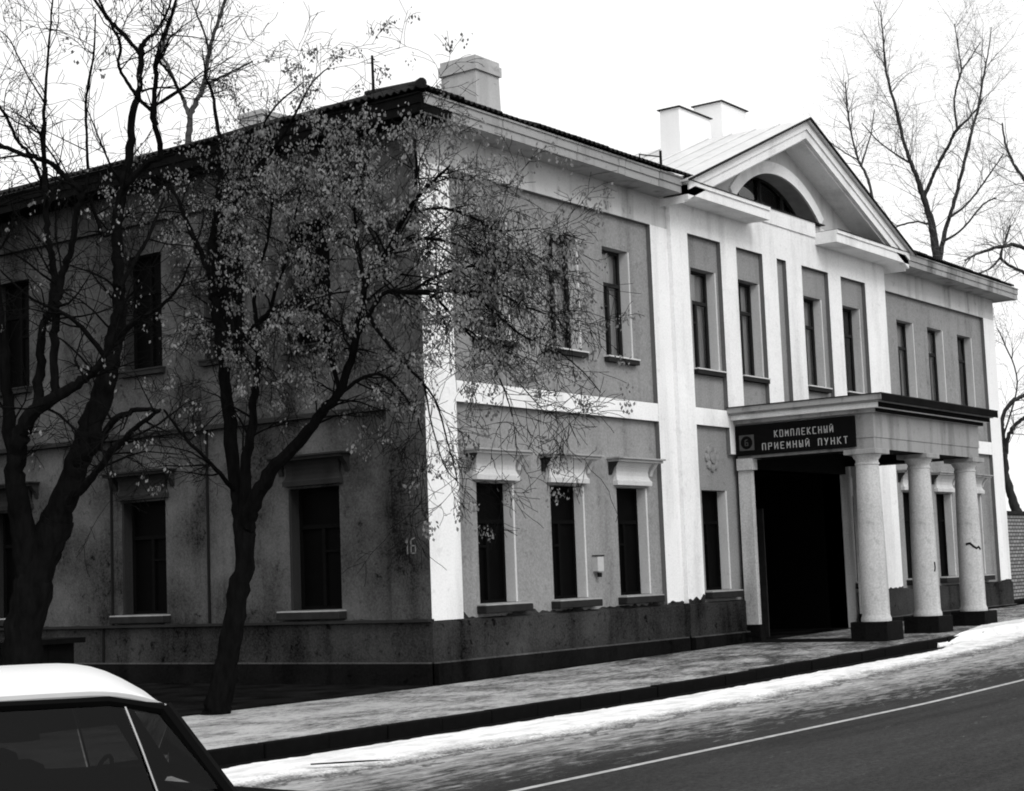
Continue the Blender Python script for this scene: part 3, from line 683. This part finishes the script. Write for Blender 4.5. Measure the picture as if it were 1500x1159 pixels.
# added dark jamb and lintel boards, porch shade put into their colour
MB().box(10.34, 10.40, -.13, .02, .1, 3.88).build('entrance_jamb_shade', M['dark_wood_and_shade'], re_); MB().box(10.34, 15.4, -.13, .02, 3.72, 4.19).build('entrance_lintel_shade', M['dark_wood_and_shade'], re_)

# -- house number, painted on the side wall
def strokes(mb, segs, u, z, w, h, th, d0, d1):
    for (x0_, y0_, x1_, y1_) in segs:
        p0 = Vector((u + x0_*w, z + y0_*h)); p1 = Vector((u + x1_*w, z + y1_*h)); t = (p1-p0).normalized(); nn = Vector((-t.y, t.x))*th/2; e_ = t*th*.45
        q = [p0-e_+nn, p1+e_+nn, p1+e_-nn, p0-e_-nn]
        mb.loft([[(p.x, d, p.y) for p in q] for d in (d0, d1)])
G = {'К': [(0,0,0,1),(0,.45,.95,1),(.2,.55,1,0)], 'О': [(0,0,0,1),(1,0,1,1),(0,1,1,1),(0,0,1,0)], 'М': [(0,0,0,1),(1,0,1,1),(0,1,.5,.35),(.5,.35,1,1)],
     'П': [(0,0,0,1),(1,0,1,1),(0,1,1,1)], 'Л': [(0,0,.35,1),(1,0,1,1),(.35,1,1,1)], 'Е': [(0,0,0,1),(0,1,1,1),(0,.5,.8,.5),(0,0,1,0)],
     'С': [(0,0,0,1),(0,1,1,1),(0,0,1,0)], 'Н': [(0,0,0,1),(1,0,1,1),(0,.5,1,.5)], 'Ы': [(0,0,0,1),(0,.5,.5,.5),(.5,.5,.5,0),(0,0,.5,0),(1,0,1,1)],
     'Й': [(0,0,0,1),(1,0,1,1),(0,.05,1,.95),(.3,1.18,.7,1.18)], 'Р': [(0,0,0,1),(0,1,1,1),(1,1,1,.5),(0,.5,1,.5)], 'И': [(0,0,0,1),(1,0,1,1),(0,.05,1,.95)],
     'У': [(0,1,.5,.45),(1,1,.3,0)], 'Т': [(.5,0,.5,1),(0,1,1,1)], '1': [(.5,0,.5,1),(.2,.75,.5,1)], '6': [(0,0,0,.9),(0,.9,.8,1),(0,0,1,0),(1,0,1,.5),(0,.5,1,.5)]}
hn = MB(lambda u, d, z: (-.006 - d, .50 - u, z))
strokes(hn, G['1'], 0, 2.08, .09, .24, .022, 0, .004); strokes(hn, G['6'], .12, 2.08, .09, .24, .022, 0, .004)
hn.build('house_number', M['number'], house)

# ================================================================== SIGN ON THE PORCH
sign = thing('porch_sign', (10.14, -1.45, 3.96), 'long black signboard with two rows of pale Cyrillic letters on the porch', 'sign')
MB().box(10.125, 10.185, -2.80, -.12, 3.955, 4.585).build('board', M['sign'], sign, bevel=.008)
TSG = lambda u, d, z: (10.125 - d, -u, z)
def line(txt, u, u_end, z, h):
    n = len(txt); pitch = (u_end-u)/n
    for i, ch in enumerate(txt):
        if ch == ' ': continue
        mb = MB(TSG); strokes(mb, G[ch], u + i*pitch, z, pitch*.50, h, .0135, -.002, .008); mb.build('letter', M['letters'], sign)
line('КОМПЛЕКСНЫЙ', 1.03, 2.39, 4.29, .13)
line('ПРИЕМНЫЙ ПУНКТ', .74, 2.70, 4.045, .13)
em = MB(TSG).box(.21, .55, 0, .006, 4.06, 4.38).build('emblem', M['emblem'], sign)
MB(TSG).loft([[(.38+r*math.cos(t*math.pi/12), d, 4.22+r*math.sin(t*math.pi/12)) for t in range(24)] for r, d in ((.135,.004),(.135,.012),(.10,.012))]).build('emblem_disc', M['sign'], em)
e2 = MB(TSG); strokes(e2, G['6'], .35, 4.16, .06, .12, .018, .010, .018); e2.build('emblem_mark', M['emblem'], em)

# mail box on the wall between the ground-floor windows
mbx = thing('wall_box', (4.93, .1, 1.6), 'small pale metal box fixed between two ground-floor windows', 'wall box')
MB().box(4.84, 5.04, -.02, .11, 1.68, 1.96).build('box', M['post_box'], mbx, bevel=.01)
MB().box(4.83, 5.05, -.03, .11, 1.955, 1.98).build('lid', M['sill'], mbx); MB().tube([(4.94, .02, 1.58), (4.94, .02, 1.66)], .045, 10).build('knob', M['iron'], mbx)

# ================================================================== WASTE BIN, BRICK WALL
bn = thing('refuse_box', (-6.9, 1.95, 0), 'low dark lidded refuse box standing by the thick forked tree', 'bin')
for k in range(4): MB().box(-7.55+k*.44*1.0, -7.55+k*.44+.43, 1.6, 1.63, .02, .98).build('board', M['bin'], bn)
MB().box(-7.55, -5.80, 1.64, 2.4, .0, .96).build('body', M['bin'], bn)
MB().box(-7.65, -5.68, 1.5, 2.5, .98, 1.05).build('lid', M['bin'], bn)
def brick_material():
    m, t, p, o = mat_base('old_pale_brick'); tc = nd(t, 'ShaderNodeTexCoord'); mp = nd(t, 'ShaderNodeMapping'); mp.inputs['Rotation'].default_value = (R(90), 0, 0)
    br = nd(t, 'ShaderNodeTexBrick'); br.inputs['Scale'].default_value = 1; br.inputs['Brick Width'].default_value = .27; br.inputs['Row Height'].default_value = .11
    br.inputs['Mortar Size'].default_value = .018; br.inputs['Color1'].default_value = (.30,.30,.30,1); br.inputs['Color2'].default_value = (.18,.18,.18,1); br.inputs['Mortar'].default_value = (.025,.025,.025,1)
    t.links.new(tc.outputs['Object'], mp.inputs[0]); t.links.new(mp.outputs[0], br.inputs[0]); t.links.new(br.outputs[0], p.inputs['Base Color'])
    p.inputs['Roughness'].default_value = .95; bump(t, p, math_n(t, 'SUBTRACT', 1, br.outputs[1]), .8, .03); return m
M['brick'] = brick_material()
bw_ = thing('brick_wall', (31, 1.6, .3), 'old pale brick yard wall beyond the end of the mansion', 'wall')
MB().box(26.45, 44, 1.5, 1.85, 0, 3.0).build('brickwork', M['brick'], bw_); MB().box(26.4, 44.05, 1.42, 1.93, 3.0, 3.09).build('coping', M['plinth'], bw_)

# ================================================================== TREES
class Tree:
    def __init__(s, base, label, mats, seed, group=None, name='bare_tree', wk=.86):
        s.wk = wk
        s.rg = random.Random(seed); s.base = Vector(base); s.d0 = depth(base)
        s.root = thing(name, base, label, 'tree', group); s.trunk = MB(); s.tw = MB(); s.mats = mats; s.limbs = []; s.tips = []
    def limb(s, pts, d0=0, d1=0, n=8, keep=True):
        """pts: (px, py, width px); depth runs from tree depth + d0 to + d1"""
        P = []; Rr = []; k = len(pts)
        for i, (x, y, w) in enumerate(pts):
            dep = s.d0 + d0 + (d1-d0)*i/max(1, k-1)
            P.append(at_depth(x, y, dep)); Rr.append(w*s.wk*dep/FPX/2)
        # refine with catmull-rom and a little wobble
        Q = []; q = []
        for i in range(k-1):
            p0, p1, p2, p3 = P[max(0, i-1)], P[i], P[i+1], P[min(k-1, i+2)]
            for j in range(6):
                t = j/6
                v = .5*((2*p1) + (p2-p0)*t + (2*p0-5*p1+4*p2-p3)*t*t + (3*p1-p0-3*p2+p3)*t**3)
                rr = Rr[i] + (Rr[i+1]-Rr[i])*t
                wob = min(rr*.35, .02)
                Q.append(v + Vector((s.rg.uniform(-wob, wob), s.rg.uniform(-wob, wob), s.rg.uniform(-wob, wob)))); q.append(rr*s.rg.uniform(.93, 1.07))
        Q.append(P[-1]); q.append(Rr[-1])
        b0 = len(s.trunk.v); s.trunk.tube(Q, q, n)
        for i_, (c_, r_) in enumerate(zip(Q, q)):              # furrows and knots
            if r_ < .035: continue
            for j_ in range(n):
                v_ = Vector(s.trunk.v[b0 + i_*n + j_]); g_ = 1 + .16*mnoise.noise((j_*2.1, v_.z*2.3, i_*.13)) + s.rg.uniform(-.05, .05)
                s.trunk.v[b0 + i_*n + j_] = tuple(c_ + (v_ - c_)*g_)
        if keep: s.limbs.append((Q, q))
        return Q, q
    def twig(s, p, dirn, length, r, lvl, droop, maxl, dens):
        rg = s.rg; n = 5 if lvl < 2 else 4; pts = [p]; rad = [r]; dd = dirn.normalized()
        for i in range(n):
            dd = (dd + Vector((rg.gauss(0, .2), rg.gauss(0, .2), rg.gauss(0, .16) - droop*(.25 if lvl else .12)))).normalized()
            pts.append(pts[-1] + dd*length/n); rad.append(max(.0034, r*(1 - .8*(i+1)/n)))
        s.tw.tube(pts, rad, 4 if lvl < 1 else 3)
        s.tips.append((pts[-1], dd, lvl)); 
        if lvl >= 1: s.tips.append((pts[2], dd, lvl))
        if lvl < maxl:
            k = max(2, int(dens*(1 - .12*lvl)*rg.uniform(.7, 1.3)))
            for j in range(k):
                f = rg.uniform(.2, 1.0)*n; i = min(n-1, int(f)); pp = pts[i] + (pts[i+1]-pts[i])*(f-i)
                t = (pts[i+1]-pts[i]).normalized()
                a = Vector((rg.gauss(0,1), rg.gauss(0,1), rg.gauss(0,1))); a = (a - t*a.dot(t)).normalized()
                ang = R(rg.uniform(28, 62))
                s.twig(pp, t*math.cos(ang) + a*math.sin(ang), length*rg.uniform(.38, .66), max(.003, rad[i]*.6), lvl+1, droop, maxl, dens)
    def twigs(s, per_m, l0, droop, maxl, dens, rmax=.09, up=.2, start=0.15, filt=None):
        for Q, q in s.limbs:
            tot = sum((Q[i+1]-Q[i]).length for i in range(len(Q)-1))
            for k in range(max(2, int(tot*per_m))):
                i = int(s.rg.uniform(start, 1)*(len(Q)-1)); i = min(i, len(Q)-2)
                if q[i] > rmax: continue
                if filt and not filt(Q[i]): continue
                t = (Q[i+1]-Q[i]).normalized(); a = Vector((s.rg.gauss(0,1), s.rg.gauss(0,1), s.rg.gauss(0,1))); a = (a - t*a.dot(t)).normalized()
                ang = R(s.rg.uniform(30, 70)); dd = t*math.cos(ang) + a*math.sin(ang) + Vector((0,0,up))
                s.twig(Q[i], dd, l0*s.rg.uniform(.5, 1.3), min(q[i]*.5, .016), 0, droop, maxl, dens)
    def finish(s, seeds=None):
        s.trunk.build('trunk', s.mats[0], s.root, smooth=True, recalc=False)
        cr_ = s.tw.build('crown', s.mats[1], s.root, recalc=False)
        if seeds:
            frac, cnt, size = seeds[:3]; filt = seeds[3] if len(seeds) > 3 else None
            sb = MB(); rg = s.rg
            for p, dd, lvl in s.tips:
                if filt and rg.random() > filt(p): continue
                if rg.random() > frac: continue
                for k in range(rg.randint(cnt//2, cnt)):
                    c = p + Vector((rg.gauss(0, size), rg.gauss(0, size), rg.gauss(-size*.9, size*1.1)))
                    a = Vector((rg.gauss(0,.4), rg.gauss(0,.4), -1)).normalized(); b = a.cross(Vector((rg.gauss(0,1), rg.gauss(0,1), rg.gauss(0,.4)))).normalized()
                    L = rg.uniform(.03, .06); w = L*rg.uniform(.22, .42)
                    vs = [c, c + a*L*.5 + b*w, c + a*L, c + a*L*.5 - b*w]
                    bb = len(sb.v); sb.v += [tuple(v) for v in vs]; sb.f.append((bb, bb+1, bb+2, bb+3))
            o = sb.build('seed_bunches', M['seeds'], cr_, recalc=False); o['kind'] = 'stuff'

def px_of(P):
    v = Vector(P) - CAM; z = v.dot(D); return W0/2 + FPX*v.dot(RT)/z, H0/2 - FPX*v.dot(UP)/z

# tree with the long right limb, in front of the corner
def base_at(x, y): 
    v = ray(x, y); t = -CAM.z/v.z; return CAM + v*t
T2 = Tree(base_at(318, 1046), 'forked dark tree hung with dry seed bunches before the house corner', (M['bark'], M['twig']), 21, wk=.74)
T2.limb([(310,1062,66),(318,1040,54),(331,975,45),(345,900,42),(356,830,40),(360,765,38)], keep=False, n=12)
T2.limb([(357,790,34),(350,735,30),(340,660,27),(332,580,25),(328,517,23),(316,450,19),(308,404,16),(314,329,13),(322,267,11),(321,203,8),(311,138,6),(302,112,4),(296,70,2)], 0, .8)
T2.limb([(328,517,18),(338,505,13),(373,479,11),(397,455,9),(418,446,7),(444,443,6),(466,455,5),(497,471,3)], .1, -1.0)
T2.limb([(397,455,8),(403,426,7),(417,390,6),(430,330,5),(440,280,3)], -.3, -.6)
T2.limb([(308,404,13),(295,370,11),(280,341,9),(263,298,7),(250,262,5),(262,215,3)], .3, 1.2)
T2.limb([(358,790,28),(359,700,22),(369,614,17),(375,557,13),(380,500,10),(372,430,8),(392,350,6),(401,290,4),(425,230,2)], 0, -.8)
T2.limb([(361,775,36),(370,739,32),(398,688,27),(443,642,23),(472,602,20),(497,572,18),(521,500,15),(535,420,13),(566,371,11),(604,298,9),(632,268,7),(659,243,4)], 0, -2.2)
T2.limb([(566,371,9),(599,351,8),(624,350,7),(655,354,5),(700,372,4),(745,395,2)], -1.6, -2.6)
T2.limb([(604,298,7),(609,262,6),(609,229,5),(590,205,3),(570,190,2)], -1.8, -1.2)
T2.limb([(609,309,6),(650,305,6),(694,320,5),(734,338,4),(792,334,2)], -1.9, -2.8)
T2.limb([(521,500,11),(560,432,9),(603,427,8),(680,427,7),(734,432,5),(763,447,4),(800,460,2)], -1.4, -3.0)
T2.limb([(603,427,7),(640,405,6),(705,387,5),(763,385,3),(810,392,2)], -1.8, -2.4)
T2.limb([(610,428,7),(637,436,6),(687,490,5),(716,523,4),(741,577,3),(750,610,2)], -1.9, -3.0)
T2.limb([(680,427,6),(712,447,5),(763,490,4),(813,512,3),(850,541,2.5),(880,575,2)], -2.2, -3.2)
T2.limb([(660,470,5),(697,492,4),(750,550,3),(792,597,2)], -2.2, -2.9)
T2.limb([(535,455,9),(565,500,7),(600,540,6),(622,563,5),(640,592,4),(655,645,3),(667,690,2.5),(671,712,2)], -1.5, -2.4)
T2.limb([(622,563,4),(632,620,3),(650,680,2.5),(668,704,2)], -1.9, -2.5)
T2.limb([(497,572,10),(480,500,9),(470,420,8),(475,340,6),(505,270,4),(530,225,3)], -1.0, -.4)
T2.limb([(472,602,10),(520,560,8),(560,550,6),(600,590,4),(620,640,2)], -.9, -1.6)
T2.limb([(314,329,9),(350,290,8),(385,240,6),(420,190,5),(455,125,4),(480,100,2)], .6, -.6)
T2.limb([(350,290,6),(372,215,5),(400,160,4),(445,120,2.5)], .4, .6)
T2.limb([(341,716,10),(310,680,8),(270,640,6),(240,600,4)], .0, -1.2)
T2.limb([(535,420,8),(525,360,7),(520,300,5),(535,240,4),(550,200,2)], -1.4, -1.0)
def dense2(P):
    x, y = px_of(P)
    if y > 470: return T2.rg.random() < .55
    if y < 190: return T2.rg.random() < (.5 if x < 500 else .2)
    if y < 260: return T2.rg.random() < .6
    return True
T2.twigs(8.0, .95, .30, 2, 5.0, rmax=.075, up=-.05, filt=dense2)
def seedf(P):
    x, y = px_of(P)
    a = 1.0
    if x < 330: a *= .35
    if y > 480: a *= .6
    if y > 600: a *= .4
    if x > 740: a *= .7
    if y < 190 and x < 400: a *= .3
    if y < 150: a *= .5
    return a
T2.finish((.18, 22, .045, seedf))

# thick tree on the left, forking low
T1 = Tree(base_at(20, 1085), 'thick black tree with several tall bare stems behind the car', (M['bark'], M['twig']), 5, wk=.78)
T1.limb([(15,1110,100),(20,1080,86),(27,1000,76),(40,900,70),(60,820,66),(84,760,62)], keep=False, n=14)
T1.limb([(70,800,60),(90,745,54),(112,680,48),(135,620,44),(155,560,38),(168,500,33),(175,450,27),(172,400,23),(172,330,21),(180,275,18),(188,237,16),(194,173,14),(204,129,12),(207,78,11),(212,60,9),(228,47,6),(246,15,4),(255,-20,3)], 0, .8, n=10)
T1.limb([(207,80,9),(185,55,8),(160,30,7),(142,4,6),(120,-30,4)], .7, 1.0)
T1.limb([(181,275,14),(215,240,12),(235,229,11),(229,190,11),(224,164,10),(228,120,9),(229,86,9),(240,50,7),(252,20,6),(262,-20,4)], .3, -.4)
T1.limb([(224,164,8),(208,150,7),(198,138,7),(180,110,6),(173,93,6),(176,65,6),(160,30,5),(140,-10,3)], 0, -.6)
T1.limb([(229,86,6),(242,100,5),(254,116,5),(268,145,4)], -.2, -.5)
T1.limb([(45,850,52),(30,760,44),(22,690,38),(30,640,34),(55,600,28),(95,575,22),(130,550,16),(150,530,10),(175,480,7)], 0, -1.2, n=10)
T1.limb([(55,600,20),(58,540,17),(62,480,15),(76,455,17),(80,405,13),(74,370,12),(69,336,12),(66,290,11),(65,259,10),(64,200,8),(66,140,6),(72,60,4),(78,-10,3)], -.3, .3)
T1.limb([(80,580,18),(79,520,16),(81,466,16),(84,440,14),(92,400,13),(103,367,12),(112,310,11),(119,282,12),(95,259,11),(78,242,10),(60,233,10),(30,225,9),(0,213,9),(-40,200,7)], -.4, -1.0)
T1.limb([(66,285,8),(55,250,7),(40,222,7),(26,207,6),(10,172,6),(0,157,5),(-20,120,4)], .2, -.6)
T1.limb([(119,282,8),(128,262,6),(127,200,5),(126,150,5),(137,80,4),(140,20,2)], -.7, -.9)
T1.limb([(65,150,4),(40,110,3),(15,60,2.5),(0,45,2)], .2, .5)
T1.limb([(172,330,12),(152,345,9),(138,310,7),(130,285,5)], .1, -.3)
T1.limb([(112,680,22),(140,655,16),(165,620,13),(200,600,10),(232,602,7)], -.2, -1.2)
T1.limb([(100,735,20),(135,700,16),(170,655,13),(205,622,10),(235,600,6)], -.3, -1.5)
T1.limb([(160,530,12),(120,480,9),(85,455,7),(45,437,5),(0,395,3)], -.2, -1.0)
T1.limb([(22,690,26),(12,600,22),(5,500,18),(-5,420,14),(-20,300,10)], 0, -.6)
T1.limb([(168,500,14),(200,470,10),(235,450,7),(262,420,5),(280,380,3)], -.2, -1.0)
T1.limb([(175,420,10),(205,370,8),(225,330,6),(240,290,4)], 0, .6)
T1.twigs(3.8, .95, .02, 2, 4.2, rmax=.12, up=.22)
T1.finish((.035, 8, .04, lambda P: 1.0 if px_of(P)[0] > 150 else .3))

# bare stem rising behind the roof on the left
T4 = Tree((6.0, 18.0, 0), 'tall slim bare tree rising behind the mansion roof', (M['bark_faded'], M['twig_faded']), 9)
T4.limb([(260,900,14),(268,600,13),(274,300,12),(276,207,11),(279,172,10),(288,148,9),(298,125,8),(306,78,7),(317,39,6),(330,0,5),(338,-40,3)], 0, 0)
T4.limb([(279,172,8),(268,145,7),(254,116,6),(245,95,5),(237,78,5),(247,40,4),(259,5,3)], 0, .5)
T4.limb([(306,78,5),(300,50,4),(288,20,3),(280,0,2)], 0, -.5)
T4.limb([(298,125,5),(330,110,4),(370,90,3)], 0, .5)
T4.twigs(1.4, 1.6, .02, 2, 3, rmax=.2, up=.4, start=.5)
T4.finish((.12, 8, .06))

# bare trees beyond the right end
T5 = Tree((44.0, 8.5, .4), 'tall bare tree with a forked trunk behind the right end of the roof', (M['bark_mid'], M['twig_faded']), 31, 'bare trees beyond the mansion', wk=.62)
T5.limb([(1398,850,26),(1390,600,24),(1380,440,22),(1372,372,20),(1365,330,17),(1353,290,14),(1344,262,11),(1335,240,10),(1322,200,8),(1310,150,7),(1299,110,6),(1294,60,4),(1290,15,2)], 0, 0, n=10)
T5.limb([(1353,290,10),(1365,262,9),(1375,240,8),(1390,212,8),(1402,190,7),(1424,168,5),(1440,145,3)], 0, -1)
T5.limb([(1402,190,6),(1398,150,5),(1402,125,5),(1408,103,4),(1402,60,3),(1398,35,2)], -.6, -.4)
T5.limb([(1376,380,14),(1386,335,10),(1398,295,9),(1412,240,8),(1425,187,7),(1434,155,6),(1440,115,5),(1448,75,3),(1452,40,2)], 0, 1)
T5.limb([(1408,103,4),(1420,88,3),(1436,62,2.5)], -.4, .2)
T5.limb([(1365,330,7),(1345,325,5),(1320,330,4),(1290,345,3)], 0, -1)
T5.limb([(1335,240,6),(1310,225,4),(1285,205,3),(1262,180,2)], 0, 1)
T5.limb([(1390,320,7),(1420,295,5),(1450,255,4),(1470,225,3)], 0, 1)
T5.limb([(1380,355,6),(1410,335,5),(1440,300,4),(1460,290,3)], 0, -1)
T5.twigs(2.6, 2.2, .02, 2, 5.4, rmax=.3, up=.3, start=.25)
T5.finish()
T6 = Tree((40.0, 5.0, .4), 'slender bare sapling rising behind the pediment slope', (M['bark_faded'], M['twig_faded']), 44, 'bare trees beyond the mansion', wk=.6)
T6.limb([(1330,880,10),(1310,600,9),(1290,400,9),(1278,290,8),(1268,255,7),(1258,235,6),(1248,200,5),(1241,160,4),(1238,120,3)], 0, 0)
T6.limb([(1262,243,5),(1270,215,4),(1276,195,3),(1281,160,2)], 0, .5)
T6.limb([(1258,235,4),(1235,222,3),(1212,205,2)], 0, -.5)
T6.twigs(1.6, 1.6, .02, 2, 3.2, rmax=.3, up=.3, start=.55)
T6.finish()
T7 = Tree((33.5, 3.0, .4), 'dark crooked tree leaning out behind the brick wall', (M['bark_mid'], M['twig_faded']), 52, wk=.72)
T7.limb([(1512,860,30),(1503,800,27),(1493,758,23),(1484,735,19),(1475,702,15),(1472,672,13),(1471,655,12)], keep=False, n=10)
T7.limb([(1472,660,11),(1468,630,10),(1470,606,9),(1484,588,9),(1503,578,8),(1530,560,7),(1560,520,5)], 0, .5)
T7.limb([(1473,665,10),(1477,640,9),(1490,620,8),(1505,610,8),(1540,585,6)], 0, -.5)
T7.limb([(1530,560,8),(1528,500,8),(1520,450,8),(1505,405,7),(1480,390,6),(1466,377,6),(1472,355,4),(1480,330,3)], .5, 1)
T7.limb([(1560,520,8),(1545,440,9),(1520,380,9),(1490,360,8),(1464,362,7),(1433,371,5),(1413,382,3)], .5, -.5)
T7.limb([(1466,377,5),(1452,392,4),(1430,402,2)], .8, .6)
T7.limb([(1545,440,9),(1530,330,8),(1508,275,7),(1488,245,6),(1474,215,5),(1468,180,3)], .5, 1.5)
T7.limb([(1470,640,4),(1490,560,3),(1470,500,3),(1460,480,2)], 0, -.5)
T7.twigs(3.2, 1.8, .08, 2, 4.8, rmax=.2, up=.05)
T7.finish()

# ================================================================== PARKED CAR
HA = R(-28); hx = Vector((math.cos(HA), math.sin(HA), 0)); hn_ = Vector((-math.sin(HA), math.cos(HA), 0))
P1 = Vector((-15.42, -10.58, 0)); ROADZ = -.15
# local: x forward from the windscreen top, y to the left, z above the road
org = P1 - hx*.20 + hn_*.62 + Vector((0, 0, ROADZ))
CT = lambda x, y, z: tuple(org + hx*x + hn_*y + Vector((0, 0, z)))
car = thing('parked_car', org - hx*.9, 'dark saloon car with a roof coloured as reflected sky at the near side of the road', 'car')
def ringx(x, hw, zb, zt, rnd=.10):
    pts = []
    for sy, sz in ((-1,-1),(1,-1),(1,1),(-1,1)):
        cx_, cz_ = sy*(hw-rnd), (zt-rnd if sz > 0 else zb+rnd)
        st = {(-1,-1): 180, (1,-1): 270, (1,1): 0, (-1,1): 90}[(sy, sz)]
        for k in range(4): a = R(st + k*30); pts.append((x, cx_ + rnd*math.cos(a), cz_ + rnd*math.sin(a)))
    return pts
body = MB(CT)
st = [(-2.32,.66,.42,.70),(-2.24,.74,.30,.80),(-1.9,.79,.25,.86),(-1.3,.805,.24,.88),(-.4,.81,.24,.87),(.35,.805,.24,.84),(.60,.80,.24,.74),(1.1,.79,.25,.66),(1.5,.77,.28,.60),(1.66,.72,.32,.55),(1.70,.66,.36,.50)]
body.loft([ringx(*s) for s in st]); cb_o = body.build('body', M['paint_dark'], car, smooth=True)
rf = MB(CT); nx, ny = 22, 14; rvs = []
RX_B, RX_F = -1.12, .30
def roofz(t, s_):
    e_ = .03*(1 - abs(2*t-1)**2.2)
    rail = 1.31 - max(0, t-.72)**2*1.0 - max(0, .2-t)**2*1.2
    return rail + (.125)*(1 - abs(s_)**2.3)*(1 - abs(2*t-1)**6) + e_*.5
for i in range(nx+1):
    t = i/nx
    for j in range(ny+1):
        s_ = -1 + 2*j/ny; hw = .635 - .05*abs(2*t-1)**4
        x = RX_B + (RX_F-RX_B)*t + (.05*(1-s_*s_) if t > .9 else 0)*(t-.9)*10
        rvs.append((x, s_*hw, roofz(t, s_)))
rf.add(rvs, [(i*(ny+1)+j, (i+1)*(ny+1)+j, (i+1)*(ny+1)+j+1, i*(ny+1)+j+1) for i in range(nx) for j in range(ny)])
rf_o = rf.build('roof', M['paint_sky'], car, smooth=True, recalc=False)
so = rf_o.modifiers.new('solid', 'SOLIDIFY'); so.thickness = .03; so.offset = -1
M['rail'] = simple('grey_drip_rail', .34, .4, .4, .05)
for s in (-1, 1):
    pts = []
    for i in range(nx+1):
        t = i/nx; pts.append(CT(RX_B + (RX_F-RX_B)*t, s*(.648 - .05*abs(2*t-1)**4), roofz(t, 1) - .008))
    MB().tube(pts, .019, 8).build('drip_rail', M['rail'], rf_o, smooth=True)
belt = .86
def pillar(a, b, w0, w1, nm):
    A, B = Vector(CT(*a)), Vector(CT(*b)); MB().tube([A, (A+B)/2, B], [w0, (w0+w1)/2, w1], 8).build(nm, M['paint_dark'], car, smooth=True)
for s in (-1, 1):
    pillar((.60, s*.745, .74), (.275, s*.615, 1.235), .045, .04, 'windscreen_pillar')
    pillar((-.62, s*.76, belt-.03), (-.60, s*.635, 1.30), .035, .03, 'door_pillar')
    pillar((-1.62, s*.73, belt-.05), (-1.10, s*.60, 1.25), .07, .055, 'rear_pillar')
    pillar((-1.62, s*.765, belt), (.50, s*.765, belt-.06), .03, .03, 'window_ledge')
    MB().tube([CT(.27, s*.62, 1.225), CT(.0, s*.64, 1.285), CT(-.6, s*.645, 1.295), CT(-1.05, s*.62, 1.265)], .03, 8).build('window_header', M['paint_dark'], car, smooth=True)
    MB().tube([CT(.21, s*.752, belt-.03), CT(.145, s*.70, 1.05), CT(.075, s*.648, 1.265)], .007, 6).build('quarter_light_bar', M['chrome'], car)
    def pane_q(pts, nm): MB(CT).add(pts, [tuple(range(len(pts)))]).build(nm, M['car_glass'], car, recalc=False)
    pane_q([(.54, s*.745, .84), (.20, s*.75, .84), (.075, s*.645, 1.27), (.26, s*.62, 1.23)], 'quarter_window')
    pane_q([(.19, s*.75, .84), (-.60, s*.755, .86), (-.59, s*.645, 1.28), (.07, s*.645, 1.27)], 'front_window')
    pane_q([(-.65, s*.755, .86), (-1.52, s*.73, .86), (-1.08, s*.62, 1.26), (-.63, s*.645, 1.28)], 'rear_window')
MB(CT).add([(.60,-.72,.78),(.60,.72,.78),(.30,.59,1.23),(.30,-.59,1.23)], [(0,1,2,3)]).build('windscreen', M['car_glass'], car, recalc=False)
MB(CT).add([(-1.66,-.70,.84),(-1.66,.70,.84),(-1.14,.57,1.24),(-1.14,-.57,1.24)], [(0,1,2,3)]).build('rear_screen', M['car_glass'], car, recalc=False)
for x, y, nm in ((-.30,-.36,'front_seat'),(-.30,.36,'front_seat'),(-1.15,0,'rear_seat')):
    hw = .24 if nm == 'front_seat' else .6
    MB(CT).loft([[(x-.05+q*-.06, y-hw*w, z), (x+.10+q*-.06, y-hw*w, z), (x+.10+q*-.06, y+hw*w, z), (x-.05+q*-.06, y+hw*w, z)] for z, w, q in ((.45,1,0),(.75,1,.6),(.95,.92,1.2),(1.0,.75,1.4))]).build(nm, M['rubber'], car)
MB(CT).tube([(.18+.05*math.sin(a*math.pi/8), .36+.17*math.cos(a*math.pi/8), .80+.13*math.sin(a*math.pi/8)) for a in range(17)], .012, 6).build('steering_wheel', M['rubber'], car)
for wx in (1.12, -1.30):
    for s in (-1, 1):
        TW = lambda x, y, z, wx=wx, s=s: CT(wx + x, s*(.66 + z), .29 + y)
        w = MB(TW); w.lathe([(.19,0),(.27,0),(.29,.03),(.29,.13),(.27,.155),(.19,.155)], n=28); wo_ = w.build('wheel', M['rubber'], car, smooth=True)
        MB(TW).lathe([(.0,.12),(.05,.14),(.08,.12),(.18,.13),(.20,.15),(.20,.02),(0,.02)], n=24).build('rim', M['chrome'], wo_, smooth=True)
for s in (-1, 1):
    MB(lambda x, y, z, s=s: CT(1.69 + z, s*.52 + x, .47 + y)).lathe([(.09,-.05),(.09,.01),(.05,.03),(0,.035)], n=20).build('headlight', M['lamp_glass'], car, smooth=True)
    MB(CT).box(-2.35, -2.30, s*.56-.1, s*.56+.1, .55, .7).build('tail_light', M['emblem'], car)
MB(CT).tube([(1.62,-.8,.40),(1.78,-.6,.40),(1.80,0,.40),(1.78,.6,.40),(1.62,.8,.40)], .045, 8).build('front_bumper', M['chrome'], car, smooth=True)
MB(CT).tube([(-2.26,-.8,.42),(-2.40,-.6,.42),(-2.42,0,.42),(-2.40,.6,.42),(-2.26,.8,.42)], .045, 8).build('rear_bumper', M['chrome'], car, smooth=True)

bpy.context.view_layer.update()
print('objects', len(bpy.data.objects), 'tris', sum(len(o.data.polygons) for o in bpy.data.objects if o.type == 'MESH'))
